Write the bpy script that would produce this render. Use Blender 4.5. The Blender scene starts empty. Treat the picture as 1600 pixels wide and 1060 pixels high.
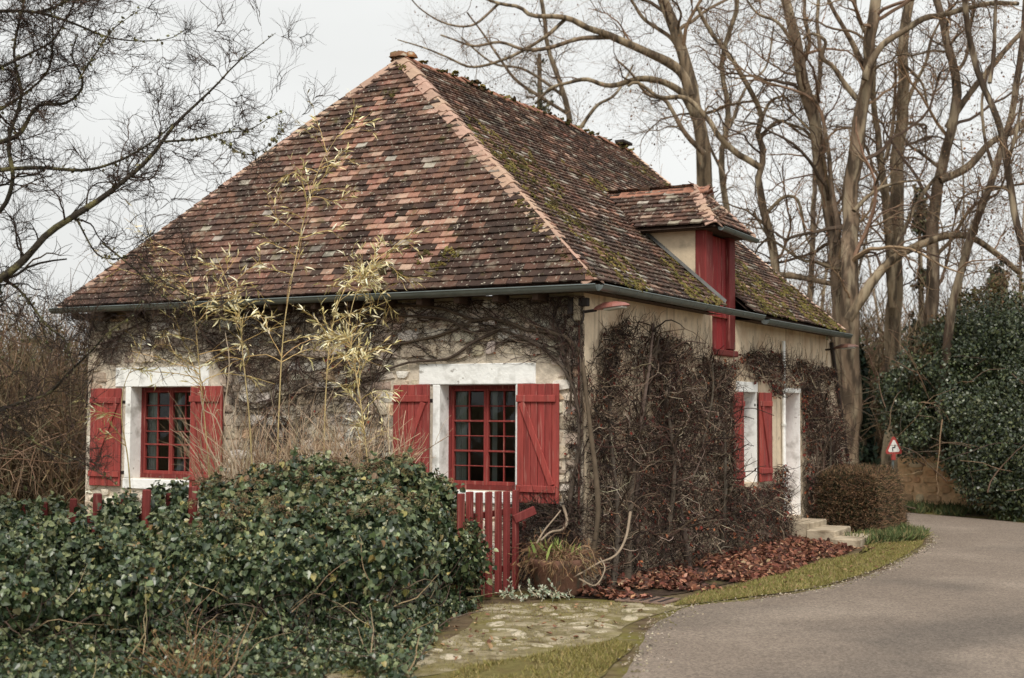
import bpy, math, random
import numpy as np
from mathutils import Vector, Matrix
random.seed(5)
rng = np.random.default_rng(11)
SC = bpy.context.scene
COL = SC.collection
rad = math.radians
A = np.array

# ------------------------------------------------------------------ camera
CAM = A([7.138, -14.566, 2.079]); YAW, PITCH, ROLL, FPX = 29.123, 3.108, 0.265, 2122.2
cd = bpy.data.cameras.new('camera'); cam = bpy.data.objects.new('camera', cd); COL.objects.link(cam)
cd.sensor_width = 36.0; cd.lens = 36.0 * FPX / 1600.0; cd.clip_start = 0.1; cd.clip_end = 1500
cam.matrix_world = (Matrix.Translation(CAM) @ Matrix.Rotation(rad(YAW), 4, 'Z') @ Matrix.Rotation(rad(90 + PITCH), 4, 'X')
                    @ Matrix.Rotation(rad(ROLL), 4, 'Z'))
cd.dof.use_dof = True; cd.dof.focus_distance = 17.0; cd.dof.aperture_fstop = 1.7
SC.camera = cam

# ------------------------------------------------------------------ sky, sun, exposure
SUN_EL, SUN_AZ = 52.0, 150.0          # azimuth clockwise from +Y, where the brightest cloud is
w = bpy.data.worlds.new('World'); SC.world = w; w.use_nodes = True
nt = w.node_tree; nt.nodes.clear()
sky = nt.nodes.new('ShaderNodeTexSky'); sky.sky_type = 'NISHITA'; sky.sun_disc = False
sky.sun_elevation = rad(SUN_EL); sky.sun_rotation = rad(SUN_AZ); sky.dust_density = 6; sky.air_density = 1.2; sky.ozone_density = 1
hs = nt.nodes.new('ShaderNodeHueSaturation'); hs.inputs['Saturation'].default_value = 0.10
mx = nt.nodes.new('ShaderNodeMixRGB'); mx.inputs[0].default_value = 0.72; mx.inputs[2].default_value = (7.5, 7.6, 7.45, 1)
bg = nt.nodes.new('ShaderNodeBackground'); bg.inputs[1].default_value = 0.10
wo = nt.nodes.new('ShaderNodeOutputWorld')
tcw = nt.nodes.new('ShaderNodeTexCoord'); cn = nt.nodes.new('ShaderNodeTexNoise'); cn.inputs['Scale'].default_value = 2.2; cn.inputs['Detail'].default_value = 5
mpw = nt.nodes.new('ShaderNodeMapping'); mpw.inputs['Scale'].default_value = (1, 1, 2.5); nt.links.new(tcw.outputs['Generated'], mpw.inputs[0]); nt.links.new(mpw.outputs[0], cn.inputs['Vector'])
cr = nt.nodes.new('ShaderNodeMapRange'); cr.inputs[1].default_value = .3; cr.inputs[2].default_value = .7; cr.inputs[3].default_value = .84; cr.inputs[4].default_value = 1.0; nt.links.new(cn.outputs['Fac'], cr.inputs[0])
cs = nt.nodes.new('ShaderNodeVectorMath'); cs.operation = 'SCALE'; nt.links.new(mx.outputs[0], cs.inputs[0]); nt.links.new(cr.outputs[0], cs.inputs['Scale'])
nt.links.new(sky.outputs[0], hs.inputs['Color']); nt.links.new(hs.outputs[0], mx.inputs[1])
nt.links.new(cs.outputs[0], bg.inputs[0]); nt.links.new(bg.outputs[0], wo.inputs[0])
sd = bpy.data.lights.new('sun', 'SUN'); sd.energy = 1.5; sd.angle = rad(14); sd.color = (1.0, 0.93, 0.83)
so = bpy.data.objects.new('sun', sd); COL.objects.link(so)
az, el = rad(SUN_AZ), rad(SUN_EL)
so.rotation_euler = Vector((-math.sin(az) * math.cos(el), -math.cos(az) * math.cos(el), -math.sin(el))).to_track_quat('-Z', 'Y').to_euler()
so.location = (10, -20, 30)
SC.view_settings.view_transform = 'Standard'; SC.view_settings.look = 'None'
SC.view_settings.exposure = 0.62; SC.view_settings.gamma = 1.0; SC.view_settings.use_curve_mapping = False
SC.render.engine = 'CYCLES'
SC.cycles.max_bounces = 6; SC.cycles.diffuse_bounces = 3; SC.cycles.transparent_max_bounces = 8
SC.cycles.caustics_reflective = False; SC.cycles.caustics_refractive = False

# ------------------------------------------------------------------ helpers: pixels of the survey photo -> points in the place
_y, _t, _r = rad(YAW), rad(PITCH), rad(ROLL)
_fh = A([-math.sin(_y), math.cos(_y), 0]); _R = A([math.cos(_y), math.sin(_y), 0]); _Z = A([0, 0, 1.])
FW = _fh * math.cos(_t) + _Z * math.sin(_t); _U = -_fh * math.sin(_t) + _Z * math.cos(_t)
RT = _R * math.cos(_r) + _U * math.sin(_r); UP = _U * math.cos(_r) - _R * math.sin(_r)
def ray(px, py): return FW + (px - 800) / FPX * RT - (py - 530) / FPX * UP
def at(px, py, d): return CAM + d * ray(px, py)
def onax(px, py, ax, v=0.0):
    r_ = ray(px, py); return CAM + (v - CAM[ax]) / r_[ax] * r_
def gnd(px, py): return onax(px, py, 2, 0.0)
def px_of(P):
    d = np.asarray(P) - CAM; k = d @ FW
    return 800 + FPX * (d @ RT) / k, 530 - FPX * (d @ UP) / k, k

def S(r, g, b):
    f = lambda c: (c / 255 / 12.92) if c / 255 <= 0.04045 else ((c / 255 + 0.055) / 1.055) ** 2.4
    return A([f(r), f(g), f(b)])
def U(a, b, n=None): return rng.uniform(a, b, n)
def norm(v): return v / np.maximum(np.linalg.norm(v, axis=-1, keepdims=True), 1e-9)
def pick(cols, n, p=None): return A(cols)[rng.choice(len(cols), n, p=p)]
def jit(c, n, s=0.15):
    """n colours round c, varied in value and a little in hue"""
    c = np.asarray(c); c = np.broadcast_to(c, (n, 3))
    return np.clip(c * (1 + U(-s, s, (n, 1))) * (1 + U(-s * .35, s * .35, (n, 3))), 0.002, 0.95)

# smooth value noise on points (numpy, several octaves)
_tab = rng.random((64, 64, 64))
def vnoise(p, sc=1.0, oc=2):
    p = np.asarray(p, float) * sc; out = 0; amp = 1; tot = 0
    for o in range(oc):
        i = np.floor(p).astype(int); fr = p - i; fr = fr * fr * (3 - 2 * fr); v = 0
        for dx in (0, 1):
            for dy in (0, 1):
                for dz in (0, 1):
                    wt = (fr[..., 0] if dx else 1 - fr[..., 0]) * (fr[..., 1] if dy else 1 - fr[..., 1]) * (fr[..., 2] if dz else 1 - fr[..., 2])
                    v = v + wt * _tab[(i[..., 0] + dx) % 64, (i[..., 1] + dy) % 64, (i[..., 2] + dz) % 64]
        out = out + amp * v; tot += amp; amp *= .5; p = p * 2.03 + 17.3
    return out / tot

class Geo:
    def __init__(s): s.v = []; s.f = []; s.c = []; s.n = 0
    def add(s, V, F, c=(1, 1, 1)):
        V = np.asarray(V, float).reshape(-1, 3)
        if isinstance(F, np.ndarray): Fs = [F]
        else:
            d = {}
            for f in F: d.setdefault(len(f), []).append(f)
            Fs = [A(x) for x in d.values()]
        for f in Fs:
            if len(f): s.f.append(f.astype(np.int64) + s.n)
        s.v.append(V); s.c.append(np.broadcast_to(np.asarray(c, float), (len(V), 3))); s.n += len(V)
        return s
    # chamfered box: centre, half sizes, axes as rows
    def box(s, c, h, ax=None, col=(1, 1, 1), ch=0.004):
        ax = np.eye(3) if ax is None else np.asarray(ax, float); h = np.asarray(h, float); ch = min(ch, h.min() * .6)
        V = []; ix = {}
        for sx in (-1, 1):
            for sy in (-1, 1):
                for sz in (-1, 1):
                    sg = A([sx, sy, sz])
                    for k in range(3):
                        q = sg * (h - ch); q[k] = sg[k] * h[k]
                        ix[(sx, sy, sz, k)] = len(V); V.append(q)
        F = []
        for k in range(3):
            a, b = (k + 1) % 3, (k + 2) % 3
            for sk in (-1, 1):
                f = []
                for (sa, sb) in ((-1, -1), (1, -1), (1, 1), (-1, 1)):
                    sg = [0, 0, 0]; sg[k] = sk; sg[a] = sa; sg[b] = sb; f.append(ix[(*sg, k)])
                F.append(f if sk > 0 else f[::-1])
            for sa in (-1, 1):
                for sb in (-1, 1):
                    f = []
                    for sk in (-1, 1):
                        sg = [0, 0, 0]; sg[k] = sk; sg[a] = sa; sg[b] = sb; f.append(ix[(*sg, a)])
                    for sk in (1, -1):
                        sg = [0, 0, 0]; sg[k] = sk; sg[a] = sa; sg[b] = sb; f.append(ix[(*sg, b)])
                    F.append(f if sa * sb < 0 else f[::-1])
        for sx in (-1, 1):
            for sy in (-1, 1):
                for sz in (-1, 1):
                    f = [ix[(sx, sy, sz, k)] for k in range(3)]
                    F.append(f if sx * sy * sz > 0 else f[::-1])
        return s.add(np.asarray(c) + A(V) @ ax, F, col)
    def quad(s, a, b, c, d, col=(1, 1, 1)): return s.add([a, b, c, d], [(0, 1, 2, 3)], col)
    # tubes: P (N,S,3), R (N,S) radii, k sides, col (3,), (N,3) or (N,S,3)
    def tubes(s, P, R, k=4, col=(1, 1, 1)):
        P = np.asarray(P, float)
        if P.ndim == 2: P = P[None]
        N, Sg = P.shape[:2]
        if N == 0: return s
        R = np.broadcast_to(np.asarray(R, float), (N, Sg))
        T = norm(np.gradient(P, axis=1)); dr = norm(P[:, -1] - P[:, 0] + 1e-6)
        ref = np.eye(3)[np.argmin(np.abs(dr), axis=1)][:, None, :]
        a = norm(np.cross(T, ref)); b = np.cross(T, a)
        th = np.arange(k) * 2 * math.pi / k
        V = P[:, :, None] + R[:, :, None, None] * (np.cos(th)[:, None] * a[:, :, None] + np.sin(th)[:, None] * b[:, :, None])
        i = np.arange(N)[:, None, None] * Sg * k; j = np.arange(Sg - 1)[None, :, None] * k; m = np.arange(k)[None, None]; m2 = (m + 1) % k
        F = np.stack([i + j + m, i + j + m2, i + j + k + m2, i + j + k + m], -1).reshape(-1, 4)
        c = np.asarray(col, float)
        if c.ndim == 1: c = np.broadcast_to(c, (N, Sg, 3))
        elif c.ndim == 2: c = np.broadcast_to(c[:, None], (N, Sg, 3))
        return s.add(V.reshape(-1, 3), F, np.repeat(c.reshape(-1, 3), k, 0))
    # copies of a small template: tv (n,3) with x across, y along, z = face normal
    def scatter(s, tv, tf, P, Yd, Zn, sc, col):
        P = np.asarray(P, float); N = len(P)
        if N == 0: return s
        Yd = norm(Yd); X = norm(np.cross(Yd, Zn)); Z = np.cross(X, Yd)
        sc = np.broadcast_to(np.asarray(sc, float), (N,)) if np.ndim(sc) < 2 else np.asarray(sc)
        tv = np.asarray(tv, float)
        L = tv[None] * (sc[:, None, None] if sc.ndim == 1 else sc[:, None, :])
        V = P[:, None] + L[..., 0:1] * X[:, None] + L[..., 1:2] * Yd[:, None] + L[..., 2:3] * Z[:, None]
        n = len(tv); d = {}
        for f in tf: d.setdefault(len(f), []).append(f)
        first = True
        V = V.reshape(-1, 3); base = s.n
        for kf in d.values():
            F = (A(kf)[None] + (np.arange(N) * n)[:, None, None]).reshape(-1, len(kf[0]))
            s.f.append(F + base)
        s.v.append(V); s.c.append(np.repeat(np.broadcast_to(col, (N, 3)), n, 0)); s.n += N * n
        return s
    def mesh(s, name, smooth=False):
        me = bpy.data.meshes.new(name); V = np.concatenate(s.v)
        me.vertices.add(len(V)); me.vertices.foreach_set('co', V.astype(np.float32).ravel())
        loops = np.concatenate([f.ravel() for f in s.f]); tot = np.concatenate([np.full(len(f), f.shape[1]) for f in s.f])
        me.loops.add(len(loops)); me.loops.foreach_set('vertex_index', loops.astype(np.int32))
        me.polygons.add(len(tot)); me.polygons.foreach_set('loop_start', np.concatenate([[0], np.cumsum(tot)[:-1]]).astype(np.int32))
        me.polygons.foreach_set('use_smooth', np.full(len(tot), bool(smooth)))
        me.update(calc_edges=True)
        ca = me.color_attributes.new('Col', 'FLOAT_COLOR', 'POINT')
        C = np.concatenate([np.concatenate(s.c), np.ones((len(V), 1))], 1)
        ca.data.foreach_set('color', C.astype(np.float32).ravel())
        return me

def link(name, me, mat=None, parent=None):
    o = bpy.data.objects.new(name, me); COL.objects.link(o)
    if mat is not None and len(me.materials) == 0: me.materials.append(mat)
    if parent is not None:
        o.parent = parent
        p = parent; m = Matrix.Identity(4)
        while p is not None: m = m @ Matrix.Translation(-p.location); p = p.parent
        o.matrix_parent_inverse = m
    return o
def put(name, geo, mat, parent=None, smooth=False, kind=None, **kw):
    o = link(name, geo.mesh(name, smooth), mat, parent)
    if kind: o['kind'] = kind
    for k, v in kw.items(): o[k] = v
    return o
def thing(name, label, cat, loc=(0, 0, 0), group=None):
    o = bpy.data.objects.new(name, None); COL.objects.link(o); o.location = tuple(float(x) for x in loc); o.empty_display_size = .2
    o['label'] = label; o['category'] = cat
    if group: o['group'] = group
    return o

# ------------------------------------------------------------------ materials
def material(name, base=None, rough=0.85, spec=0.3, var=0.25, vscale=8.0, bump=0.0, bscale=40.0, extra=None, stretch=None, objcol=False):
    """Col attribute (times object colour) with procedural mottling and relief; extra(nt, colour_socket, coord) may layer more"""
    m = bpy.data.materials.new(name); m.use_nodes = True; t = m.node_tree; N = t.nodes; L = t.links
    b = N['Principled BSDF']; b.inputs['Roughness'].default_value = rough; b.inputs['Specular IOR Level'].default_value = spec
    tc = N.new('ShaderNodeTexCoord'); co = tc.outputs['Object']
    if stretch:
        mp = N.new('ShaderNodeMapping'); mp.inputs['Scale'].default_value = stretch; L.new(co, mp.inputs[0]); co = mp.outputs[0]
    if base is None:
        at_ = N.new('ShaderNodeAttribute'); at_.attribute_name = 'Col'; c = at_.outputs['Color']
    else:
        rg = N.new('ShaderNodeRGB'); rg.outputs[0].default_value = (*base, 1); c = rg.outputs[0]
    if objcol:
        oi = N.new('ShaderNodeObjectInfo'); mm = N.new('ShaderNodeMixRGB'); mm.blend_type = 'MULTIPLY'; mm.inputs[0].default_value = 1
        L.new(c, mm.inputs[1]); L.new(oi.outputs['Color'], mm.inputs[2]); c = mm.outputs[0]
    if var:
        nz = N.new('ShaderNodeTexNoise'); nz.inputs['Scale'].default_value = vscale; nz.inputs['Detail'].default_value = 6; nz.inputs['Roughness'].default_value = .65
        L.new(co, nz.inputs['Vector'])
        mr = N.new('ShaderNodeMapRange'); mr.inputs[1].default_value = .3; mr.inputs[2].default_value = .7
        mr.inputs[3].default_value = 1 - var; mr.inputs[4].default_value = 1 + var
        L.new(nz.outputs['Fac'], mr.inputs[0])
        vm = N.new('ShaderNodeVectorMath'); vm.operation = 'SCALE'; L.new(c, vm.inputs[0]); L.new(mr.outputs[0], vm.inputs['Scale']); c = vm.outputs[0]
    if extra: c = extra(t, c, co, tc) or c
    L.new(c, b.inputs['Base Color'])
    if bump:
        nb = N.new('ShaderNodeTexNoise'); nb.inputs['Scale'].default_value = bscale; nb.inputs['Detail'].default_value = 5; L.new(co, nb.inputs['Vector'])
        bp = N.new('ShaderNodeBump'); bp.inputs['Strength'].default_value = bump; bp.inputs['Distance'].default_value = .02
        L.new(nb.outputs['Fac'], bp.inputs['Height']); L.new(bp.outputs[0], b.inputs['Normal'])
    return m
def blotch(t, c, co, colour, scale, lo, hi, detail=5, amount=1.0):
    """spots of another colour where a noise exceeds a threshold: lichen, stains, worn paint"""
    N, L = t.nodes, t.links
    n = N.new('ShaderNodeTexNoise'); n.inputs['Scale'].default_value = scale; n.inputs['Detail'].default_value = detail; L.new(co, n.inputs['Vector'])
    r = N.new('ShaderNodeMapRange'); r.inputs[1].default_value = lo; r.inputs[2].default_value = hi; r.inputs[4].default_value = amount; L.new(n.outputs['Fac'], r.inputs[0])
    m = N.new('ShaderNodeMixRGB'); m.inputs[2].default_value = (*colour, 1); L.new(r.outputs[0], m.inputs[0]); L.new(c, m.inputs[1])
    return m.outputs[0]

def x_tile(t, c, co, tc):
    g = t.nodes.new('ShaderNodeNewGeometry'); p = g.outputs['Position']
    c = blotch(t, c, p, S(46, 38, 34), 2.2, .48, .68, 8, .7)
    c = blotch(t, c, p, S(180, 172, 156), 22, .625, .67, 4, .85)
    c = blotch(t, c, p, S(150, 142, 126), 5, .60, .74, 8, .7)
    return blotch(t, c, p, S(96, 92, 52), 4.3, .62, .76, 7, .6)
M_TILE = material('clay_tile', rough=.9, var=.3, vscale=14, bump=.5, bscale=45, extra=x_tile, objcol=True)
def x_hip(t, c, co, tc): return blotch(t, c, co, S(120, 105, 90), 7, .58, .75, 6, .6)
M_HIP = material('hip_tile_clay', rough=.88, var=.14, vscale=9, bump=.25, bscale=40, extra=x_hip)
def x_ridge(t, c, co, tc):
    c = blotch(t, c, co, S(160, 108, 62), 3.0, .57, .64, 5, .8); c = blotch(t, c, co, S(180, 176, 160), 6, .58, .66, 5, .8)
    return blotch(t, c, co, S(104, 96, 60), 2.2, .56, .70, 6, .7)
M_RIDGE = material('ridge_tile_lichen', rough=.92, var=.3, vscale=12, bump=.5, bscale=30, extra=x_ridge)
M_STONE = material('rubble_stone', rough=.92, var=.28, vscale=11, bump=.7, bscale=28)
M_MORTAR = material('lime_mortar', S(212, 200, 182), .95, var=.25, vscale=10, bump=.6, bscale=30)
def x_plaster(t, c, co, tc):
    c = blotch(t, c, co, S(196, 166, 136), 1.6, .5, .68, 6, .75)
    c = blotch(t, c, co, S(120, 100, 82), 4.5, .6, .74, 8, .6)
    N, L = t.nodes, t.links                                            # damp streaks from the gutter
    mp = N.new('ShaderNodeMapping'); mp.inputs['Scale'].default_value = (5, 5, .35); L.new(co, mp.inputs[0])
    return blotch(t, c, mp.outputs[0], S(112, 92, 74), 1.5, .56, .72, 6, .65)
M_PLASTER = material('lime_render', S(222, 204, 178), .93, var=.14, vscale=6, bump=.5, bscale=18, extra=x_plaster)
M_CHEEK = material('dormer_render', S(205, 188, 162), .93, var=.12, vscale=7, bump=.3, bscale=22, extra=lambda t, c, co, tc: blotch(t, c, co, S(120, 112, 100), 3.4, .58, .75, 6, .6))
def x_white(t, c, co, tc):
    c = blotch(t, c, co, S(172, 170, 162), 5, .54, .72, 8, .75); return blotch(t, c, co, S(120, 112, 100), 9, .66, .72, 8, .7)
M_WHITE = material('whitewash', S(248, 249, 246), .9, var=.06, vscale=9, bump=.35, bscale=24, extra=x_white)
def x_red(t, c, co, tc):
    c = blotch(t, c, co, S(104, 48, 46), 2.0, .46, .72, 9, .75); return blotch(t, c, co, S(178, 128, 116), 6, .58, .70, 9, .6)
M_RED = material('red_paint', rough=.72, spec=.25, var=.2, vscale=10, bump=.25, bscale=30, stretch=(5, 5, .4), extra=x_red)
M_ZINC = material('zinc', S(118, 126, 124), .42, spec=.5, var=.16, vscale=5, bump=.05)
M_ZINC.node_tree.nodes['Principled BSDF'].inputs['Metallic'].default_value = .55
M_IRON = material('dark_iron', S(52, 46, 44), .6, var=.2)
M_DARKWOOD = material('dark_wood', S(74, 58, 48), .85, var=.3, stretch=(6, 6, 1), bump=.3)
M_LEAF = material('leaf', rough=.36, spec=.55, var=.18, vscale=20)
M_LEAF_DULL = material('leaf_dull', rough=.7, spec=.25, var=.2, vscale=14)
M_DRY = material('dry_leaf', rough=.8, spec=.2, var=.25, vscale=30)
M_TWIG = material('twig', rough=.9, spec=.15, var=.22, vscale=12)
def x_bark(t, c, co, tc):
    c = blotch(t, c, co, S(66, 58, 50), 7, .46, .58, 10, .8); return blotch(t, c, co, S(168, 154, 130), 5.0, .52, .64, 10, .75)
M_BARK = material('bark', rough=.95, spec=.12, var=.35, vscale=5, bump=1, bscale=14, stretch=(1, 1, .22), extra=x_bark)
M_LICHEN = material('lichen_bark', rough=.95, spec=.12, var=.4, vscale=14, bump=.9, bscale=26,
                    extra=lambda t, c, co, tc: blotch(t, c, co, S(128, 122, 84), 7, .52, .66, 6, .8))
M_MOSS = material('moss', rough=1, spec=.05, var=.35, vscale=40, bump=1.0, bscale=90)
M_STEP = material('step_stone', S(182, 168, 146), .92, var=.16, vscale=8, bump=.5, bscale=30,
                  extra=lambda t, c, co, tc: blotch(t, c, co, S(112, 98, 78), 4, .47, .66, 9, .85))
M_GRASS = material('grass_blade', rough=.75, spec=.2, var=.1)
M_CURTAIN = material('curtain', S(150, 158, 152), .95, var=.08, stretch=(14, 14, 1))
M_POT = material('terracotta', S(112, 82, 68), .9, var=.3, vscale=8, bump=.3, extra=lambda t, c, co, tc: blotch(t, c, co, S(92, 86, 74), 6, .48, .62, 7, .85))
M_BLACK = material('black_paint', S(22, 22, 24), .6, var=0)
M_SIGNWHITE = material('sign_white', S(225, 224, 218), .5, var=.06)
M_SIGNRED = material('sign_red', S(160, 70, 64), .6, var=.1)
M_LENS = material('lamp_lens', S(205, 205, 195), .25, spec=.5, var=.05)
def glass():
    m = bpy.data.materials.new('window_glass'); m.use_nodes = True; t = m.node_tree; t.nodes.clear()
    o = t.nodes.new('ShaderNodeOutputMaterial'); mx = t.nodes.new('ShaderNodeMixShader'); tr = t.nodes.new('ShaderNodeBsdfTransparent')
    gl = t.nodes.new('ShaderNodeBsdfGlossy'); gl.inputs['Roughness'].default_value = .03; fr = t.nodes.new('ShaderNodeFresnel'); fr.inputs[0].default_value = 1.52
    tr.inputs[0].default_value = (.86, .92, .9, 1)
    t.links.new(fr.outputs[0], mx.inputs[0]); t.links.new(tr.outputs[0], mx.inputs[1]); t.links.new(gl.outputs[0], mx.inputs[2]); t.links.new(mx.outputs[0], o.inputs[0])
    return m
M_GLASS = glass()
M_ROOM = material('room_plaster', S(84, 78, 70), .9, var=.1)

# ground materials
def x_ground(t, c, co, tc):
    c = blotch(t, c, co, S(112, 108, 52), .9, .45, .62, 8, .8); c = blotch(t, c, co, S(150, 138, 116), 3, .56, .7, 8, .6)
    return blotch(t, c, co, S(74, 56, 44), 6, .55, .7, 6, .8)
M_GROUND = material('ground_earth', S(98, 84, 66), .97, spec=.1, var=.35, vscale=5, bump=1, bscale=14, extra=x_ground)
def x_road(t, c, co, tc):
    c = blotch(t, c, co, S(92, 86, 80), .3, .50, .66, 6, .6); c = blotch(t, c, co, S(164, 150, 136), .5, .5, .7, 5, .5)
    N, L = t.nodes, t.links
    ck = N.new('ShaderNodeTexVoronoi'); ck.feature = 'DISTANCE_TO_EDGE'; ck.inputs['Scale'].default_value = .42; dn = N.new('ShaderNodeTexNoise'); dn.inputs['Scale'].default_value = 1.6; dn.inputs['Detail'].default_value = 6; L.new(co, dn.inputs['Vector'])
    ad = N.new('ShaderNodeMixRGB'); ad.blend_type = 'ADD'; ad.inputs[0].default_value = .9; L.new(co, ad.inputs[1]); L.new(dn.outputs['Color'], ad.inputs[2]); L.new(ad.outputs[0], ck.inputs['Vector'])
    cm = N.new('ShaderNodeMapRange'); cm.inputs[1].default_value = .002; cm.inputs[2].default_value = .009; cm.inputs[3].default_value = .12; cm.inputs[4].default_value = 0; L.new(ck.outputs['Distance'], cm.inputs[0])
    cx_ = N.new('ShaderNodeMixRGB'); cx_.inputs[2].default_value = (*S(74, 68, 62), 1); L.new(cm.outputs[0], cx_.inputs[0]); L.new(c, cx_.inputs[1]); c = cx_.outputs[0]
    v = N.new('ShaderNodeTexVoronoi'); v.inputs['Scale'].default_value = 55; L.new(co, v.inputs['Vector'])
    mr = N.new('ShaderNodeMapRange'); mr.inputs[3].default_value = .68; mr.inputs[4].default_value = 1.34
    sx = N.new('ShaderNodeSeparateColor'); L.new(v.outputs['Color'], sx.inputs[0]); L.new(sx.outputs[0], mr.inputs[0])
    vm = N.new('ShaderNodeVectorMath'); vm.operation = 'SCALE'; L.new(c, vm.inputs[0]); L.new(mr.outputs[0], vm.inputs['Scale'])
    return vm.outputs[0]
M_ROAD = material('asphalt', S(134, 121, 109), .88, spec=.25, var=.14, vscale=90, bump=.7, bscale=160, extra=x_road)
M_COBBLE = material('cobble_stone', rough=.92, var=.3, vscale=3, bump=.6, bscale=8, extra=lambda t, c, co, tc: blotch(t, c, co, S(104, 98, 62), 1.8, .48, .62, 6, .8))

# ================================================================== the setting: ground, road, verge, path
def spline(P, n):
    P = np.asarray(P, float); Q = np.vstack([2 * P[0] - P[1], P, 2 * P[-1] - P[-2]])
    seg = np.linalg.norm(np.diff(P, axis=0), axis=1); cum = np.concatenate([[0], np.cumsum(seg)]); t = np.linspace(0, cum[-1], n)
    i = np.clip(np.searchsorted(cum, t, 'right') - 1, 0, len(P) - 2); u = ((t - cum[i]) / seg[i])[:, None]
    a, b, c, d = Q[i], Q[i + 1], Q[i + 2], Q[i + 3]
    return .5 * (2 * b + (c - a) * u + (2 * a - 5 * b + 4 * c - d) * u ** 2 + (3 * b - a - 3 * c + d) * u ** 3)
def in_poly(x, y, poly):
    poly = np.asarray(poly); ins = np.zeros(np.shape(x), bool); j = len(poly) - 1
    for i in range(len(poly)):
        xi, yi = poly[i][:2]; xj, yj = poly[j][:2]
        ins ^= ((yi > y) != (yj > y)) & (x < (xj - xi) * (y - yi) / (yj - yi + 1e-12) + xi); j = i
    return ins
def in_poly_pts(poly, n):
    poly = np.asarray(poly)[:, :2]; lo, hi = poly.min(0), poly.max(0); out = []
    while sum(map(len, out)) < n:
        q = U(0, 1, (n * 2, 2)) * (hi - lo) + lo; out.append(q[in_poly(q[:, 0], q[:, 1], poly)])
    return np.concatenate(out)[:n]

xs = np.concatenate([np.linspace(-420, -14, 12), np.arange(-13, 14.1, .3), np.linspace(16, 420, 12)])
ys = np.concatenate([np.linspace(-420, -16, 12), np.arange(-15, 32.1, .3), np.linspace(34, 600, 14)])
GX, GY = np.meshgrid(xs, ys); GZ = np.zeros_like(GX)
far = np.clip((GY - 45) / 200, 0, 1); GZ = -.012 + far * 5.0 * vnoise(np.stack([GX, GY, GX * 0], -1), .01)
ni, nj = GX.shape; I, J = np.meshgrid(np.arange(nj - 1), np.arange(ni - 1)); k0 = J * nj + I
g = Geo().add(np.stack([GX, GY, GZ], -1), np.stack([k0, k0 + 1, k0 + nj + 1, k0 + nj], -1).reshape(-1, 4))
put('ground', g, M_GROUND, kind='structure', smooth=True)

inner = [(6.3, -40), (5.0, -16), (3.7, -8.5), (2.62, -4.73), (2.17, -3.3), (1.78, -1.9), (1.62, -.6), (1.95, .1), (2.3, 1.1), (2.48, 2.2), (2.56, 4.3), (2.38, 7.1), (2.2, 8.5), (1.85, 9.9), (1.15, 11.0), (0, 11.8), (-2.2, 12.6), (-7, 13.6), (-16, 15), (-40, 16)]
outer = [(16, -40), (12.5, -16), (11.6, -9), (11.3, -5), (11.2, -3), (11, -1.5), (10.8, 0), (10.4, 1.5), (10, 3), (9.4, 4.5), (8.6, 6.5), (7.2, 9), (5.6, 11), (4.2, 12.3), (2.97, 13.2), (1.4, 14.2), (-1.6, 15.7), (-7, 17.4), (-16, 19), (-40, 21)]
n_ = 420; ei = spline(inner, n_); eo = spline(outer, n_)
ei = ei + .07 * (vnoise(np.c_[ei, ei[:, 0] * 0], 2.2, 3) - .5)[:, None] * 2 * A([1, .3])
rows = [ei * (1 - t) + eo * t for t in (0, .012, .25, .5, .75, 1)]
zz = [-.004, .006, .02, .03, .02, .006]
V = np.concatenate([np.c_[r_, np.full(n_, z)] for r_, z in zip(rows, zz)])
k0 = (np.arange(5)[:, None] * n_ + np.arange(n_ - 1)).ravel()
put('road', Geo().add(V, np.stack([k0, k0 + n_, k0 + n_ + 1, k0 + 1], -1)), M_ROAD, kind='structure', smooth=True)

n = 5200; i_ = rng.integers(60, 300, n); q = ei[i_] + (eo[i_] - ei[i_]) * (np.abs(rng.normal(0, .018, n)) - .008)[:, None] + rng.normal(0, .05, (n, 2))
put('gravel', Geo().scatter([(-.5, -.4, 0), (.5, -.45, 0), (.1, .55, 0), (0, 0, .5)], [(0, 1, 3), (1, 2, 3), (2, 0, 3)], np.c_[q, np.full(n, .006)], np.c_[rng.normal(0, 1, (n, 2)), np.zeros(n)], np.tile([0, 0, 1.], (n, 1)), U(.008, .03, n), jit(pick([S(150, 138, 120), S(116, 104, 92), S(176, 164, 146), S(92, 84, 74)], n), n, .2)), M_COBBLE, kind='stuff', label='loose grit and crumbs along the road edge', category='gravel')
def sheet(name, poly, z, mat, n=1, **kw):
    P = np.asarray(poly, float)[:, :2]; P = spline(np.vstack([P, P[:1]]), 90)[:-1]; c = P.mean(0)
    P = P + .10 * (vnoise(np.c_[P, P[:, 0] * 0], 3, 3) - .5)[:, None] * norm(P - c) * 2
    V = np.vstack([np.c_[c[None], [[z]]], np.c_[P, np.full(len(P), z)]]); m = len(P)
    F = [(0, 1 + i, 1 + (i + 1) % m) for i in range(m)]
    return put(name, Geo().add(V, F), mat, kind='structure', **kw)
def x_moss(t, c, co, tc):
    c = blotch(t, c, co, S(164, 152, 128), 3.2, .49, .62, 8, .9); c = blotch(t, c, co, S(84, 70, 54), 5, .54, .68, 8, .9); return blotch(t, c, co, S(118, 110, 58), 1.4, .5, .66, 6, .6)
M_MOSSGROUND = material('mossy_ground', S(124, 114, 86), .97, spec=.1, var=.35, vscale=18, bump=1, bscale=30, extra=x_moss)
M_SOIL = material('dark_soil', S(66, 54, 46), .97, spec=.1, var=.4, vscale=10, bump=1, bscale=25, extra=lambda t, c, co, tc: blotch(t, c, co, S(104, 98, 60), 3, .55, .7, 8, .7))
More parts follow.
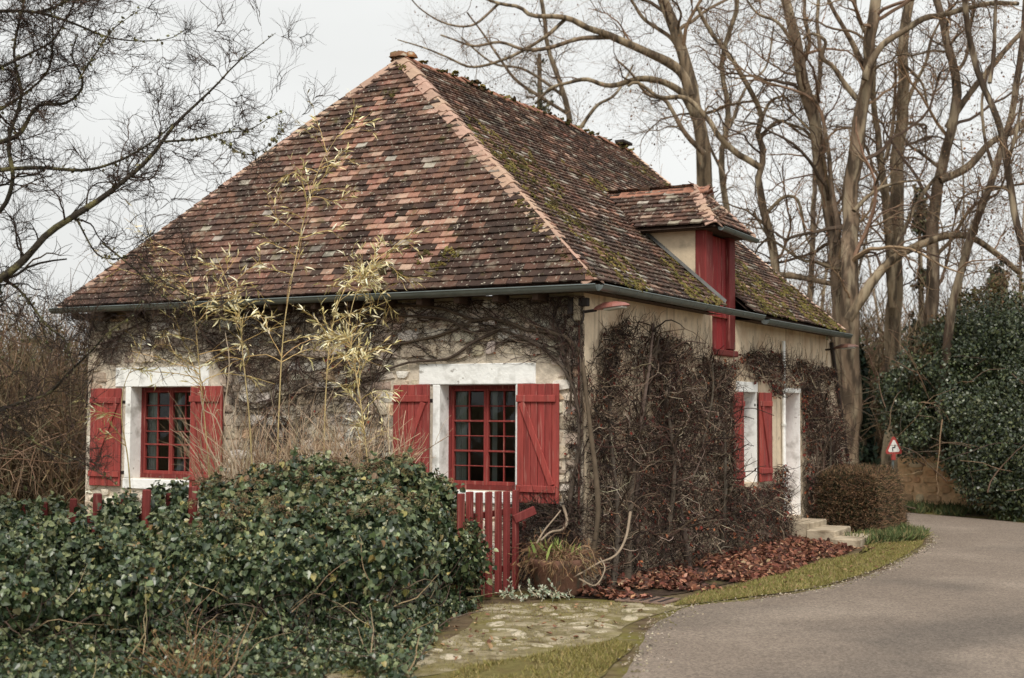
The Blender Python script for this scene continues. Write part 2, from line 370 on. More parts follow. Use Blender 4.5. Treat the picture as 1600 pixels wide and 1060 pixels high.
M_VERGE = material('verge_turf', S(108, 100, 62), .97, spec=.1, var=.3, vscale=14, bump=1, bscale=35, extra=lambda t, c, co, tc: blotch(t, c, co, S(96, 80, 54), 3, .52, .7, 8, .7))
path_poly = [(-.6, -1.75), (.3, -1.2), (.9, -.75), (1.5, -.45), (1.55, -1.1), (1.55, -2.2), (1.75, -3.1), (1.6, -4.2), (1.3, -5.2), (.8, -5.9), (.3, -5.3), (.5, -4.0), (.2, -2.9)]
path = sheet('path', path_poly, -.006, M_MOSSGROUND)
bed_poly = [(.0, -.75), (.7, -.5), (1.1, .2), (1.3, 1.6), (1.4, 3.2), (1.25, 4.6), (1.35, 5.6), (1.0, 6.6), (.0, 7.6), (-.3, 4)]
sheet('flower_bed', bed_poly, -.003, M_SOIL)
verge_poly = [(1.45, -.75), (1.35, .0), (1.45, 1.4), (1.6, 3.0), (1.55, 4.6), (1.75, 5.6), (1.5, 7.4), (1.6, 8.4), (1.3, 10.2), (1.75, 10.0), (2.1, 8.5), (2.3, 7.1), (2.48, 4.3), (2.4, 2.3), (2.2, 1.2), (1.85, .2)]
sheet('verge', verge_poly, .0, M_VERGE)
grass2_poly = [(2.5, -4.9), (2.12, -3.3), (1.85, -3.1), (1.6, -4.0), (1.35, -5.0), (1.6, -5.8), (2.6, -6.6), (3.2, -6.6)]
sheet('verge', grass2_poly, -.001, M_VERGE)
# flat worn stones set in the moss of the path
cob = []
for i in range(420):
    q = in_poly_pts([(-.3, -1.6), (.4, -1.25), (1.4, -.6), (1.45, -1.6), (1.6, -3.2), (1.2, -4.6), (.6, -5.2), (.6, -3.9), (.3, -2.8)], 1)[0]
    r_ = U(.06, .17)
    if all(np.hypot(*(q - c_[0])) > (r_ + c_[1]) * .92 for c_ in cob): cob.append((q, r_))
cob_meshes = []
for i in range(8):
    m = 9; th = np.arange(m) * 2 * math.pi / m; rr = U(.75, 1.1, m)
    o_ = np.c_[rr * np.cos(th), rr * np.sin(th), np.full(m, -.5)]; t_ = np.c_[rr * .86 * np.cos(th), rr * .86 * np.sin(th), U(.08, .2, m)]
    V = np.vstack([o_, t_, [[0, 0, .24]]])
    F = [(j, (j + 1) % m, m + (j + 1) % m, m + j) for j in range(m)] + [(m + j, m + (j + 1) % m, 2 * m) for j in range(m)]
    me = Geo().add(V, F, pick([S(184, 172, 148), S(164, 152, 128), S(196, 184, 162), S(142, 130, 106)], 1)[0]).mesh('paving_stone', True); me.materials.append(M_COBBLE); cob_meshes.append(me)
for q, r_ in cob[:190]:
    o = link('paving_stone', cob_meshes[random.randrange(8)], None, path)
    o.location = (q[0], q[1], U(-.012, .002)); o.rotation_euler = (U(-.05, .05), U(-.05, .05), U(0, 6.3)); o.scale = (r_ * U(.9, 1.5), r_ * U(.6, .95), .06)

def blades(name, poly, n, h, cols, dens_noise=None, z=0.0, **kw):
    q = in_poly_pts(poly, n * 2); nz = vnoise(np.c_[q, q[:, 0] * 0], 2.3, 3); q = q[np.argsort(-(nz + U(-.22, .22, len(nz))))][:n]
    lean = norm(np.c_[U(-1, 1, (len(q), 2)), U(.5, 1.6, len(q))]); hh = h * U(.5, 1.25, len(q))
    g = Geo(); tv = [(-.09, 0, 0), (.09, 0, 0), (.05, .55, .05), (0, 1, .2), (-.05, .55, .05)]
    g.scatter(tv, [(0, 1, 2, 4), (4, 2, 3)], np.c_[q, np.full(len(q), z)], lean, norm(U(-1, 1, (len(q), 3))), hh, jit(pick(cols, len(q)), len(q), .25))
    return put(name, g, M_GRASS, kind='stuff', **kw)
blades('grass', verge_poly, 30000, .045, [S(132, 126, 70), S(148, 140, 90), S(114, 114, 58), S(158, 138, 98)], label='short yellow-green grass on the roadside verge', category='grass')
blades('grass', grass2_poly, 11000, .045, [S(134, 124, 72), S(150, 136, 92), S(120, 114, 62)], label='short mossy grass patch at the near edge of the road', category='grass')
blades('grass', [(.95, 7.5), (1.5, 7.2), (2.1, 8.3), (1.9, 9.6), (1.2, 10.7), (.9, 10.0), (1.3, 8.8)], 5200, .17, [S(84, 98, 60), S(104, 112, 70), S(70, 86, 52), S(130, 122, 84)], label='taller green grass below the clipped hedge at the bend', category='grass')
blades('grass', path_poly, 4200, .028, [S(138, 128, 74), S(120, 112, 62), S(154, 142, 98)], label='thin moss and grass between the path stones', category='grass')
blades('grass', [(1.6, 14.35), (-1.6, 15.9), (-7, 17.7), (-6.8, 18.9), (-1, 17.2), (3, 15.0), (6.5, 12.4), (6.0, 11.1), (3.1, 13.4)], 9000, .22, [S(62, 74, 46), S(80, 88, 54), S(96, 92, 60)], label='dark green grass at the foot of the old stone wall', category='grass')

# ================================================================== the cottage
W, LEN, HW = 8.19, 10.2, 3.52
EV, ZE, ZR, AY = .32, 3.605, 7.389, 2.171           # eave overhang, eave height, ridge height, hip apex
house = thing('cottage', 'old stone cottage with a steep mossy tiled roof and red shutters beside the road', 'cottage', (0, 0, 0))
def WP(wall, u, o, z):                                # wall coordinates: along, outwards, up
    return A([u, -o, z]) if wall == 'f' else A([o, u, z])
def AX(wall): return A([[1, 0, 0], [0, -1, 0], [0, 0, 1]], float) if wall == 'f' else A([[0, 1, 0], [1, 0, 0], [0, 0, 1]], float)
def wbox(g, wall, u0, u1, o0, o1, z0, z1, col=(1, 1, 1), ch=.004):
    return g.box(WP(wall, (u0 + u1) / 2, (o0 + o1) / 2, (z0 + z1) / 2), ((u1 - u0) / 2, (o1 - o0) / 2, (z1 - z0) / 2), AX(wall), col, ch)
def wall_mesh(wall, u0, u1, z1, opens, th=.36):
    us = sorted({u0, u1, *[o[0] for o in opens], *[o[1] for o in opens]}); zs = sorted({-.15, z1, *[o[2] for o in opens], *[o[3] for o in opens]}); g = Geo()
    for a, b in zip(us, us[1:]):
        for c, d in zip(zs, zs[1:]):
            if any(o[0] <= (a + b) / 2 <= o[1] and o[2] <= (c + d) / 2 <= o[3] for o in opens): continue
            for o_ in (0, -th): g.quad(WP(wall, a, o_, c), WP(wall, b, o_, c), WP(wall, b, o_, d), WP(wall, a, o_, d))
    for (a, b, c, d) in opens:
        for (p, q) in (((a, c), (a, d)), ((b, c), (b, d)), ((a, c), (b, c)), ((a, d), (b, d))):
            g.quad(WP(wall, p[0], 0, p[1]), WP(wall, q[0], 0, q[1]), WP(wall, q[0], -th, q[1]), WP(wall, p[0], -th, p[1]))
    return g
OP_R, OP_L = (-2.01, -.91, 1.11, 2.43), (-7.30, -6.15, 1.11, 2.43)
OP_S, OP_D = (5.47, 6.19, 1.0, 2.42), (7.62, 8.47, .34, 2.44)
front = put('front_wall', wall_mesh('f', -W, 0, HW, [OP_R, OP_L]), M_MORTAR, house)
side = put('side_wall', wall_mesh('s', .001, LEN, HW, [OP_S, OP_D, (4.30, 5.21, 3.03, HW)]), M_PLASTER, house)
g = Geo()                                             # hidden walls and gable
g.quad((-W, .36, -.1), (-W, LEN, -.1), (-W, LEN, HW), (-W, .36, HW))
g.add([(-W, LEN, -.1), (0, LEN, -.1), (0, LEN, HW), (-W / 2, LEN, ZR - .15), (-W, LEN, HW)], [(0, 1, 2, 3, 4)])
put('rear_wall', g, M_PLASTER, house)
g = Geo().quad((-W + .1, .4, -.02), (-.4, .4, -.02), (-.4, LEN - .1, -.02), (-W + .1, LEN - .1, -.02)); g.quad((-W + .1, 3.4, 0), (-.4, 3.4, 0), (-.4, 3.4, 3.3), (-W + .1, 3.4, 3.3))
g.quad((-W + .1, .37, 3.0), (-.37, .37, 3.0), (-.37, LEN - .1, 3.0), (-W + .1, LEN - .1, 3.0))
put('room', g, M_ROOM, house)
# the far corner leans out as a battered buttress
g = Geo(); b = [(-.6, LEN + .0, -.1), (.02, LEN + .0, -.1), (.02, LEN + 1.75, -.1), (-.6, LEN + 1.75, -.1), (-.6, LEN + .0, 3.45), (.02, LEN + .0, 3.45), (.02, LEN + .12, 3.45), (-.6, LEN + .12, 3.45)]
g.add(b, [(0, 1, 5, 4), (1, 2, 6, 5), (2, 3, 7, 6), (3, 0, 4, 7), (4, 5, 6, 7)])
put('buttress', g, M_PLASTER, house)
g = Geo().tubes(A([[(.06, LEN + .13, 3.4), (.06, LEN + .5, 2.6), (.06, LEN + 1.25, 1.1), (.06, LEN + 1.75, .0)]]), .035, 8)
put('drainpipe', g, M_IRON, house, smooth=True)

# rubble stones of the front wall, laid in rough courses
SURR = [(-2.34, -.62, .93, 2.71), (-7.63, -5.81, .93, 2.73)]
stones = []; z = .0; zb = [0.0]
while zb[-1] < HW - .06: zb.append(zb[-1] + U(.085, .20))
zb[-1] = HW - .01
def zline(i, u):                                       # wandering bed joints
    k_ = .05 if 0 < i < len(zb) - 1 else 0
    return zb[i] + k_ * (2 * float(vnoise(A([u * 1.7, i * 7.3, 0.]), 1, 2)) - 1)
for i in range(len(zb) - 1):
    hrow = zb[i + 1] - zb[i]; u = -W + .01; sl0 = 0.0
    while u < -.03:
        l_ = U(.10, .40) * (.7 + hrow * 2.6); v_ = min(u + l_, -.012); sl1 = U(-.05, .05) if v_ < -.05 else 0
        if v_ - u > .05:
            ii, gp = rng.integers(1 << 30), U(.005, .014); us_ = np.linspace(u, v_, 4)
            bot = [(x + (sl0 if k == 0 else sl1 if k == 3 else 0) * -.5, zline(i, x) + gp) for k, x in enumerate(us_)]; top = [(x + (sl0 if k == 0 else sl1 if k == 3 else 0) * .5, zline(i + 1, x) - gp) for k, x in enumerate(us_)]
            poly = A(bot + top[::-1]); c_ = poly.mean(0); sz = A([v_ - u, hrow]); poly[[0, 7]] += [gp, 0]; poly[[3, 4]] -= [gp, 0]
            for k in (0, 3, 4, 7): poly[k] += (c_ - poly[k]) * U(.06, .22)          # knocked-off corners
            poly += rng.normal(0, .006, poly.shape); lo, hi = poly.min(0), poly.max(0)
            if (hi - lo).min() > .035 and not any(a_ - .005 < hi[0] and lo[0] < b_ + .005 and c2 - .005 < hi[1] and lo[1] < d2 + .005 for a_, b_, c2, d2 in SURR): stones.append((poly, (hi - lo).prod() / (1 - .05 * c_[0])))
        u, sl0 = v_, sl1
scol = [S(214, 202, 184), S(194, 180, 160), S(224, 216, 204), S(174, 158, 140), S(200, 170, 142), S(156, 146, 132)]
order = sorted(range(len(stones)), key=lambda i: -stones[i][1])
rest = Geo()
for rank, i in enumerate(order):
    q = stones[i][0]; c_ = q.mean(0); m = len(q); pr = U(.006, .04)
    V = np.vstack([np.c_[q[:, 0], np.full(m, .01), q[:, 1]], np.c_[c_[0] + (q[:, 0] - c_[0]) * .93, np.full(m, -pr) + U(-.004, .004, m), c_[1] + (q[:, 1] - c_[1]) * .90], [[c_[0], -pr - .006, c_[1]]]])
    F = [(j, (j + 1) % m, m + (j + 1) % m, m + j) for j in range(m)] + [(m + j, m + (j + 1) % m, 2 * m) for j in range(m)]
    c = jit(pick(scol, 1, [.3, .24, .2, .12, .05, .09]), 1, .12)[0]
    if rank < 300: put('stone', Geo().add(V, F, c), M_STONE, front)
    else: rest.add(V, F, c)
put('small_stones', rest, M_STONE, front, kind='stuff')

# windows, surrounds, shutters
RED, RED_D = S(154, 70, 64), S(108, 45, 43)
def surround(wall, op, lint, jw=.105, parent=house, reveal=.30, sill=True):
    a, b, c, d = op; g = Geo()
    wbox(g, wall, lint[0], lint[1], -.02, .022, d, lint[2], ch=.008)
    wbox(g, wall, a - jw, a, -.02, .02, c, d - .002, ch=.008); wbox(g, wall, b, b + jw * .55, -.02, .02, c, d - .002, ch=.008)
    for (p, q) in (((a + .004, c), (a + .004, d)), ((b - .004, c), (b - .004, d)), ((a, d - .004), (b, d - .004))):
        g.quad(WP(wall, p[0], .018, p[1]), WP(wall, q[0], .018, q[1]), WP(wall, q[0], -reveal, q[1]), WP(wall, p[0], -reveal, p[1]))
    if sill: wbox(g, wall, a - .12, b + .1, -.25, .035, c - .15, c - .003, ch=.01)
    return put('window_surround' if sill else 'door_surround', g, M_WHITE, parent)
def window(wall, op, rec=.21, rows=6, cols=2, curtain=True):
    a, b, c, d = op; o1, o0 = -rec, -rec - .05
    g = Geo()
    for (u0, u1, z0, z1) in ((a, a + .045, c, d), (b - .045, b, c, d), (a + .045, b - .045, d - .05, d), (a + .045, b - .045, c, c + .06)): wbox(g, wall, u0, u1, o0, o1 + .012, z0, z1, jit(S(112, 44, 42), 1, .1)[0])
    wn = put('window', g, M_RED, house)
    mid = (a + b) / 2; za, zb = c + .06, d - .05
    for (s0, s1) in ((a + .045, mid), (mid, b - .045)):
        g = Geo(); st = .036
        for (u0, u1, z0, z1) in ((s0, s0 + st, za, zb), (s1 - st, s1, za, zb), (s0 + st, s1 - st, zb - .03, zb), (s0 + st, s1 - st, za, za + .05)): wbox(g, wall, u0 + .001, u1 - .001, o0 + .004, o1 + .004, z0, z1, jit(S(138, 58, 54), 1, .1)[0])
        put('sash', g, M_RED, wn)
        ua, ub, z0, z1 = s0 + st, s1 - st, za + .05, zb - .03; pu, pz = (ub - ua) / cols, (z1 - z0) / rows
        for k in range(1, cols): put('glazing_bar', wbox(Geo(), wall, ua + k * pu - .007, ua + k * pu + .007, o0 + .006, o1, z0, z1, S(138, 60, 55)), M_RED, wn)
        for k in range(1, rows):
            hb = .012 if k % 2 == 0 else .007
            put('glazing_bar', wbox(Geo(), wall, ua, ub, o0 + .008, o1 + (.006 if k % 2 == 0 else -.004), z0 + k * pz - hb, z0 + k * pz + hb, S(138, 60, 55)), M_RED, wn)
        for i in range(cols):
            for j in range(rows):
                q0, q1, w0, w1 = ua + i * pu + .009, ua + (i + 1) * pu - .009, z0 + j * pz + .012, z0 + (j + 1) * pz - .012; om = (o0 + o1) / 2
                tl = U(-.004, .004, 4)
                put('pane', Geo().quad(WP(wall, q0, om + tl[0], w0), WP(wall, q1, om + tl[1], w0), WP(wall, q1, om + tl[2], w1), WP(wall, q0, om + tl[3], w1)), M_GLASS, wn)
    if curtain:
        for (q0, q1) in ((a + .03, a + .19), (mid + .03, mid + .09)):
            m = 24; us = np.linspace(q0, q1, m); oo = -rec - .12 + .018 * np.sin(np.arange(m) * 1.25)
            V = np.vstack([[WP(wall, u_, o_, c + .03) for u_, o_ in zip(us, oo)], [WP(wall, u_, o_, d - .02) for u_, o_ in zip(us, oo)]])
            put('curtain', Geo().add(V, [(j, j + 1, m + j + 1, m + j) for j in range(m - 1)]), M_CURTAIN, wn, smooth=True)
    return wn
def shutter(wall, u0, u1, z0, z1, hinge, off=.05, ang=0.0, planks=5):
    """planks, two battens and a brace; hinge = side (+1/-1) that touches the opening"""
    wd = u1 - u0; hu = u1 if hinge > 0 else u0
    root = None; ca, sa = math.cos(ang), math.sin(ang)
    def tr(g):                                          # swing about the hinge edge
        for V in g.v:
            d = V - WP(wall, hu, off, 0); a, n = AX(wall)[0], AX(wall)[1]
            du, dn = d @ a, d @ n; s_ = -1 if hinge > 0 else 1
            V[:] = WP(wall, hu, off, 0) + np.outer(du * ca - dn * sa * s_, a) + np.outer(dn * ca + du * sa * s_, n) + np.outer(V[:, 2], [0, 0, 1])
        return g
    g0 = Geo()
    for zz_ in (z1 - .2, z0 + .2): wbox(g0, wall, hu - .05, hu + .05, -.01, .012, zz_ - .02, zz_ + .02)
    root = put('shutter', tr(wbox(Geo(), wall, u0 + .01, u1 - .01, off - .016, off - .002, z0 + .01, z1 - .01, RED_D)), M_RED, house)
    pw = wd / planks
    for k in range(planks):
        dz = U(-.004, .004)
        put('plank', tr(wbox(Geo(), wall, u0 + k * pw + .003, u0 + (k + 1) * pw - .003, off, off + .024 + U(-.003, .003), z0 + dz, z1 + dz, jit(RED, 1, .16)[0], ch=.005)), M_RED, root)
    b0, b1 = (u0 + .0, u1 - .04) if hinge < 0 else (u0 + .04, u1)
    if hinge > 0: b0, b1 = u0 + .004, u1 - .01
    for zb_ in (z0 + .13, z1 - .22): put('batten', tr(wbox(Geo(), wall, b0, b1, off + .024, off + .05, zb_, zb_ + .085, jit(RED, 1, .08)[0], ch=.006)), M_RED, root)
    p = A([b1 - .07 if hinge > 0 else b0 + .07, z1 - .225]); q = A([b0 + .05 if hinge > 0 else b1 - .05, z0 + .22]); dv = q - p; ln = np.linalg.norm(dv); dv /= ln
    ax3 = A([AX(wall)[0] * dv[0] + _Z * dv[1], AX(wall)[1], -AX(wall)[0] * dv[1] + _Z * dv[0]])
    c_ = (p + q) / 2; g = Geo().box(WP(wall, c_[0], off + .036, c_[1]), (ln / 2, .012, .04), ax3, jit(RED, 1, .08)[0], .005)
    put('brace', tr(g), M_RED, root)
    put('hinge', g0, M_IRON, root)
surround('f', OP_R, (-2.32, -.64, 2.69)); surround('f', OP_L, (-7.61, -5.83, 2.71))
window('f', OP_R); window('f', OP_L)
shutter('f', -2.68, -2.13, .99, 2.43, 1); shutter('f', -.865, -.29, .99, 2.43, -1, planks=6)
shutter('f', -8.05, -7.44, .99, 2.41, 1); shutter('f', -6.11, -5.48, .99, 2.43, -1, ang=.08)
surround('s', OP_S, (5.30, 6.27, 2.58), jw=.06, reveal=.34, sill=False)
window('s', OP_S, rec=.33, curtain=False)
shutter('s', 5.04, 5.46, .97, 2.41, 1, planks=4); shutter('s', 6.23, 6.70, 1.0, 2.42, -1, planks=4, ang=.10)
# door: deep whitewashed reveal, leaf set back
surround('s', OP_D, (7.55, 8.55, 2.52), jw=.05, reveal=.36, sill=False)
a, b, c, d = OP_D
dr = put('door', wbox(Geo(), 's', a, b, -.42, -.375, c, d, RED_D), M_RED, house)
for k in range(5): put('plank', wbox(Geo(), 's', a + .01 + k * .166, a + .172 + k * .166, -.375, -.355, c + .01, d - .01, jit(RED, 1, .1)[0]), M_RED, dr)
put('handle', Geo().tubes([[WP('s', a + .1, -.30, 1.3), WP('s', a + .2, -.30, 1.3)]], .012, 6), M_IRON, dr)
put('threshold', wbox(Geo(), 's', a - .04, b + .04, -.3, .06, c - .16, c - .004, S(190, 180, 164), ch=.01), M_STEP, house)
g = Geo().tubes([[(.05, 7.50, z_) for z_ in (3.3, 2.4, 1.4, .5, .02)]], .032, 10, S(225, 222, 214))
for z_ in (2.9, 1.9, .9): g.tubes([[(.05, 7.50, z_ - .02), (.05, 7.50, z_ + .02)]], .042, 10)
put('drainpipe', g, M_WHITE, house, smooth=True)
# cable conduit with insulators at the near corner
g = Geo().tubes([[(-.04, -.035, 3.2), (-.045, -.035, 2.4), (-.04, -.035, 1.6), (-.04, -.035, .75)]], .013, 6, S(104, 66, 58))
put('conduit', g, material('rusty_conduit', S(112, 66, 58), .8, var=.3), house, smooth=True)
g = Geo().box((-.14, -.06, 3.36), (.035, .03, .1), ch=.008); g.box((.03, -.05, 3.40), (.06, .04, .05), ch=.008)
g.tubes([spline([(-.14, -.08, 3.27), (-.1, -.1, 3.2), (-.03, -.1, 3.13), (.04, -.1, 3.17), (.05, -.09, 3.3)], 14)], .008, 5)
put('junction_box', g, M_IRON, house)
put('bracket', Geo().box((-.05, -.05, 3.35), (.045, .035, .17), col=S(170, 160, 140), ch=.006), M_STEP, house)

# ------------------------------------------------------------------ roof
def rsag(P): return .05 * (vnoise(P, .45, 2) - .5)
class Slope:
    def __init__(s, O, Ud, Vd):
        s.O, s.U, s.V = A(O, float), norm(A(Ud, float)), norm(A(Vd, float)); s.N = np.cross(s.U, s.V); s.N *= np.sign(s.N[2])
    def p(s, u, v, n=0):
        P = s.O + u * s.U + v * s.V; return P + s.N * (n + rsag(P))
run_s, rise = W / 2 + EV, ZR - ZE; run_f = AY + EV
slF = Slope((-W - EV, -EV, ZE), (1, 0, 0), (0, run_f, rise)); LF = math.hypot(run_f, rise)
slR = Slope((EV, -EV, ZE), (0, 1, 0), (-run_s, 0, rise)); LR = math.hypot(run_s, rise)
WF = W + 2 * EV; YEND = LEN + .12
DY0, DY1, DXB = 3.97, 5.22, -1.06                       # dormer body
E_, TW, TH = .106, .178, .021
roof = Geo()
roof.add([(-W - EV, -EV, ZE), (EV, -EV, ZE), (-W / 2, AY, ZR)], [(0, 1, 2)])
roof.add([(-W - EV, -EV, ZE), (-W / 2, AY, ZR), (-W / 2, YEND, ZR), (-W - EV, YEND, ZE)], [(0, 1, 2, 3)])
fx = lambda z: EV - (z - ZE) * run_s / rise; zx = lambda x: ZE + (EV - x) * rise / run_s
def yhip(x): return -EV + (EV - x) / run_s * run_f
xm = -.10
roof.add([(EV, -EV, ZE), (EV, DY0, ZE), (fx(zx(xm)), DY0, zx(xm)), (xm, yhip(xm), zx(xm))], [(0, 1, 2, 3)])
roof.add([(EV, DY1, ZE), (EV, YEND, ZE), (xm, YEND, zx(xm)), (xm, DY1, zx(xm))], [(0, 1, 2, 3)])
roof.add([(xm, yhip(xm), zx(xm)), (xm, YEND, zx(xm)), (-W / 2, YEND, ZR), (-W / 2, AY, ZR)], [(0, 1, 2, 3)])
for V in roof.v: V[:, 2] -= .035
roof_o = put('roof', roof, M_DARKWOOD, house)

base_cols = [S(92, 70, 60), S(84, 64, 55), S(102, 76, 64), S(74, 58, 51), S(112, 84, 70)]
fresh_cols = [S(148, 108, 92), S(164, 126, 108), S(130, 94, 80), S(174, 144, 126), S(114, 84, 71)]
pale_cols = [S(150, 140, 126), S(162, 154, 142)]
# patches of newer tiles: centres found on the front slope, radii in metres
fresh_spots = []
for (px, py, r1) in ((655, 150, .45), (600, 175, .35), (575, 215, .35), (545, 270, .42), (600, 300, .4), (690, 318, .42), (650, 352, .38), (560, 330, .45), (690, 375, .22), (640, 400, .35), (600, 385, .3), (620, 425, .3), (500, 250, .3), (700, 340, .2), (470, 330, .25)):
    d = ray(px, py); nrm = slF.N; k = ((slF.O - CAM) @ nrm) / (d @ nrm); q = CAM + k * d - slF.O; fresh_spots.append((q @ slF.U, q @ slF.V, r1))
def tile_colour(u, v, P, front_):
    pf = .025
    if front_:
        for a_, b_, r1 in fresh_spots: pf += .55 * math.exp(-((u - a_) ** 2 / (r1 * 1.15) ** 2 + (v - b_) ** 2 / (r1 * .8) ** 2))
    else: pf = .08 + .08 * (vnoise(P, .5, 1) > .62)
    q = rng.random()
    if q < min(pf, .62): c = pick(fresh_cols, 1)[0]
    elif q > (.985 if front_ else .93): c = pick(pale_cols, 1)[0]
    else: c = pick(base_cols, 1)[0] * (.25 + 1.45 * float(vnoise(P, .9, 3)))
    return jit(c, 1, .1)[0]
tile_mesh = []
for k in range(6):
    m = 4; us = np.linspace(-.5, .5, m) * (TW - .004); dip = -.006 * np.cos(us / TW * math.pi); lo = -.008 * rng.random(m)
    V = np.vstack([np.c_[us, lo, TH + dip + .004 * rng.random(m)], np.c_[us, np.full(m, .19), dip + TH * .6], np.c_[us, lo, dip], np.c_[us, np.full(m, .19), dip]])
    F = [(j, j + 1, m + j + 1, m + j) for j in range(m - 1)] + [(2 * m + j, 2 * m + j + 1, j + 1, j) for j in range(m - 1)] + [(0, m, 3 * m, 2 * m), (m - 1, 3 * m - 1, 4 * m - 1, 2 * m - 1)]
    tile_mesh.append((V, F)); 
tile_data = []
for V, F in tile_mesh:
    me = Geo().add(V, F).mesh('roof_tile'); me.materials.append(M_TILE); tile_data.append(me)
cand, restF = [], Geo()
def lay(sl, vmax, lim, front_, skip=None, geo=None, first=0):
    i = first
    while i * E_ < vmax - .03:
        v = i * E_ + U(-.004, .004); u0, u1 = lim(v); off = (i % 2) * TW / 2 + U(-.02, .02)
        j = math.floor((u0 - off) / TW)
        rowlift = U(0, .006)
        while off + j * TW < u1:
            u = off + (j + .5) * TW; j += 1
            a_, b_ = u - TW / 2, u + TW / 2
            if b_ < u0 + .03 or a_ > u1 - .03: continue
            P = sl.p(u, v + .05)
            if skip is not None and skip(P): continue
            clip = a_ < u0 or b_ > u1 - .02 or a_ < lim(v + .19)[0] or b_ > lim(v + .19)[1]
            tilt = -.15 + U(-.02, .02); yaw = U(-.025, .025); roll = U(-.03, .03)
            Y = sl.V * math.cos(tilt) + sl.N * math.sin(tilt); X = norm(sl.U + sl.V * yaw + sl.N * roll); Zv = np.cross(X, Y); Zv *= np.sign(Zv @ sl.N)
            X = np.cross(Y, Zv)
            O = sl.p(u, v, .026 + rowlift + U(0, .007)); c = tile_colour(u, v, P, front_); kx = rng.integers(6)
            if front_ is True and not clip: cand.append((O, X, Y, Zv, c, kx))
            else:
                V = tile_mesh[kx][0].copy()
                if clip:
                    for r_ in range(len(V)):
                        l0, l1 = lim(v + max(V[r_, 1], 0)); V[r_, 0] = min(max(V[r_, 0], l0 - u), l1 - u)
                (geo or restF).add(O + V[:, :1] * X + V[:, 1:2] * Y + V[:, 2:] * Zv, tile_mesh[kx][1], c)
        i += 1
lay(slF, LF, lambda v: (WF / 2 * v / LF, WF - WF / 2 * v / LF), True)
def skipR(P): return DY0 - .02 < P[1] < DY1 + .02 and P[0] > -.04 or DY0 + .10 < P[1] < DY1 - .10 and P[0] > DXB - .1
lay(slR, LR, lambda v: (run_f * v / LR, YEND + EV), False, skipR)
cand.sort(key=lambda t: (t[0] - CAM) @ FW)
for n_i, (O, X, Y, Zv, c, kx) in enumerate(cand):
    if n_i < 300:
        o = link('roof_tile', tile_data[kx], None, roof_o)
        o.matrix_basis = Matrix(((X[0], Y[0], Zv[0], O[0]), (X[1], Y[1], Zv[1], O[1]), (X[2], Y[2], Zv[2], O[2]), (0, 0, 0, 1)))
        o.color = (*c, 1)
    else:
        V = tile_mesh[kx][0]; restF.add(O + V[:, :1] * X + V[:, 1:2] * Y + V[:, 2:] * Zv, tile_mesh[kx][1], c)
put('further_tiles', restF, M_TILE, roof_o, kind='stuff')

# angular hip tiles, ridge and verge tiles
def cap_mesh(name, wd, ln, drop, col, mat, rnd=.35):
    out = []
    for k in range(5):
        xs_ = A([-1, -.6, -.18, .18, .6, 1]) * wd; zs_ = -np.abs(A([-1, -.6, -.18, .18, .6, 1])) ** 1.15 * drop
        V = []
        for (y_, sc_, lift) in ((0, 1.05, .014), (ln, .95, 0)):
            V += [(x_ * sc_, y_ + U(-.004, .004), z_ + lift) for x_, z_ in zip(xs_, zs_)]
            V += [(x_ * sc_, y_, z_ + lift - .018) for x_, z_ in zip(xs_, zs_)]
        F = [(j, j + 1, 12 + j + 1, 12 + j) for j in range(5)] + [(6 + j, 6 + j + 1, j + 1, j) for j in range(5)] + [(0, 12, 18, 6), (5, 11, 23, 17)]
        me = Geo().add(V, F, jit(col, 1, .08)[0]).mesh(name); me.materials.append(mat); out.append(me)
    return out
hip_me = cap_mesh('hip_tile', .125, .30, .085, S(176, 146, 128), M_HIP)
ridge_me = cap_mesh('ridge_tile', .15, .40, .11, S(150, 108, 88), M_RIDGE)
verge_me = cap_mesh('verge_tile', .09, .32, .05, S(200, 170, 148), M_HIP)
def run_caps(name, mes, p0, p1, step, nrm, lift=.05, jitter=.012):
    p0, p1 = A(p0, float), A(p1, float); L_ = np.linalg.norm(p1 - p0); Y = (p1 - p0) / L_; n = int(L_ / step); st = L_ / n
    for k in range(n):
        Zv = norm(nrm - (nrm @ Y) * Y); yw = U(-.02, .02); tl = U(-.015, .015)
        X = norm(np.cross(Y, Zv) + yw * Y + tl * Zv); Yk = norm(Y - (Y @ X) * X); Zk = np.cross(X, Yk)
        O = p0 + Y * (k * st); O = O + Zv * (lift + rsag(O)) + U(-jitter, jitter, 3) * .6
        o = link(name, mes[random.randrange(len(mes))], None, roof_o)
        o.matrix_basis = Matrix(((X[0], Yk[0], Zk[0], O[0]), (X[1], Yk[1], Zk[1], O[1]), (X[2], Yk[2], Zk[2], O[2]), (0, 0, 0, 1)))
apex = A([-W / 2, AY, ZR])
slL_N = A([-slR.N[0], 0, slR.N[2]])
run_caps('hip_tile', hip_me, (EV - .02, -EV + .02, ZE), apex, .232, norm(slF.N + slR.N))
run_caps('hip_tile', hip_me, (-W - EV + .02, -EV + .02, ZE), apex, .245, norm(slF.N + slL_N))
run_caps('ridge_tile', ridge_me, apex + A([0, -.05, .01]), (-W / 2, YEND, ZR), .34, _Z, lift=.05, jitter=.03)
run_caps('verge_tile', verge_me, (EV - .02, YEND - .03, ZE), (-W / 2, YEND - .03, ZR), .3, slR.N, lift=.055)
g = Geo()
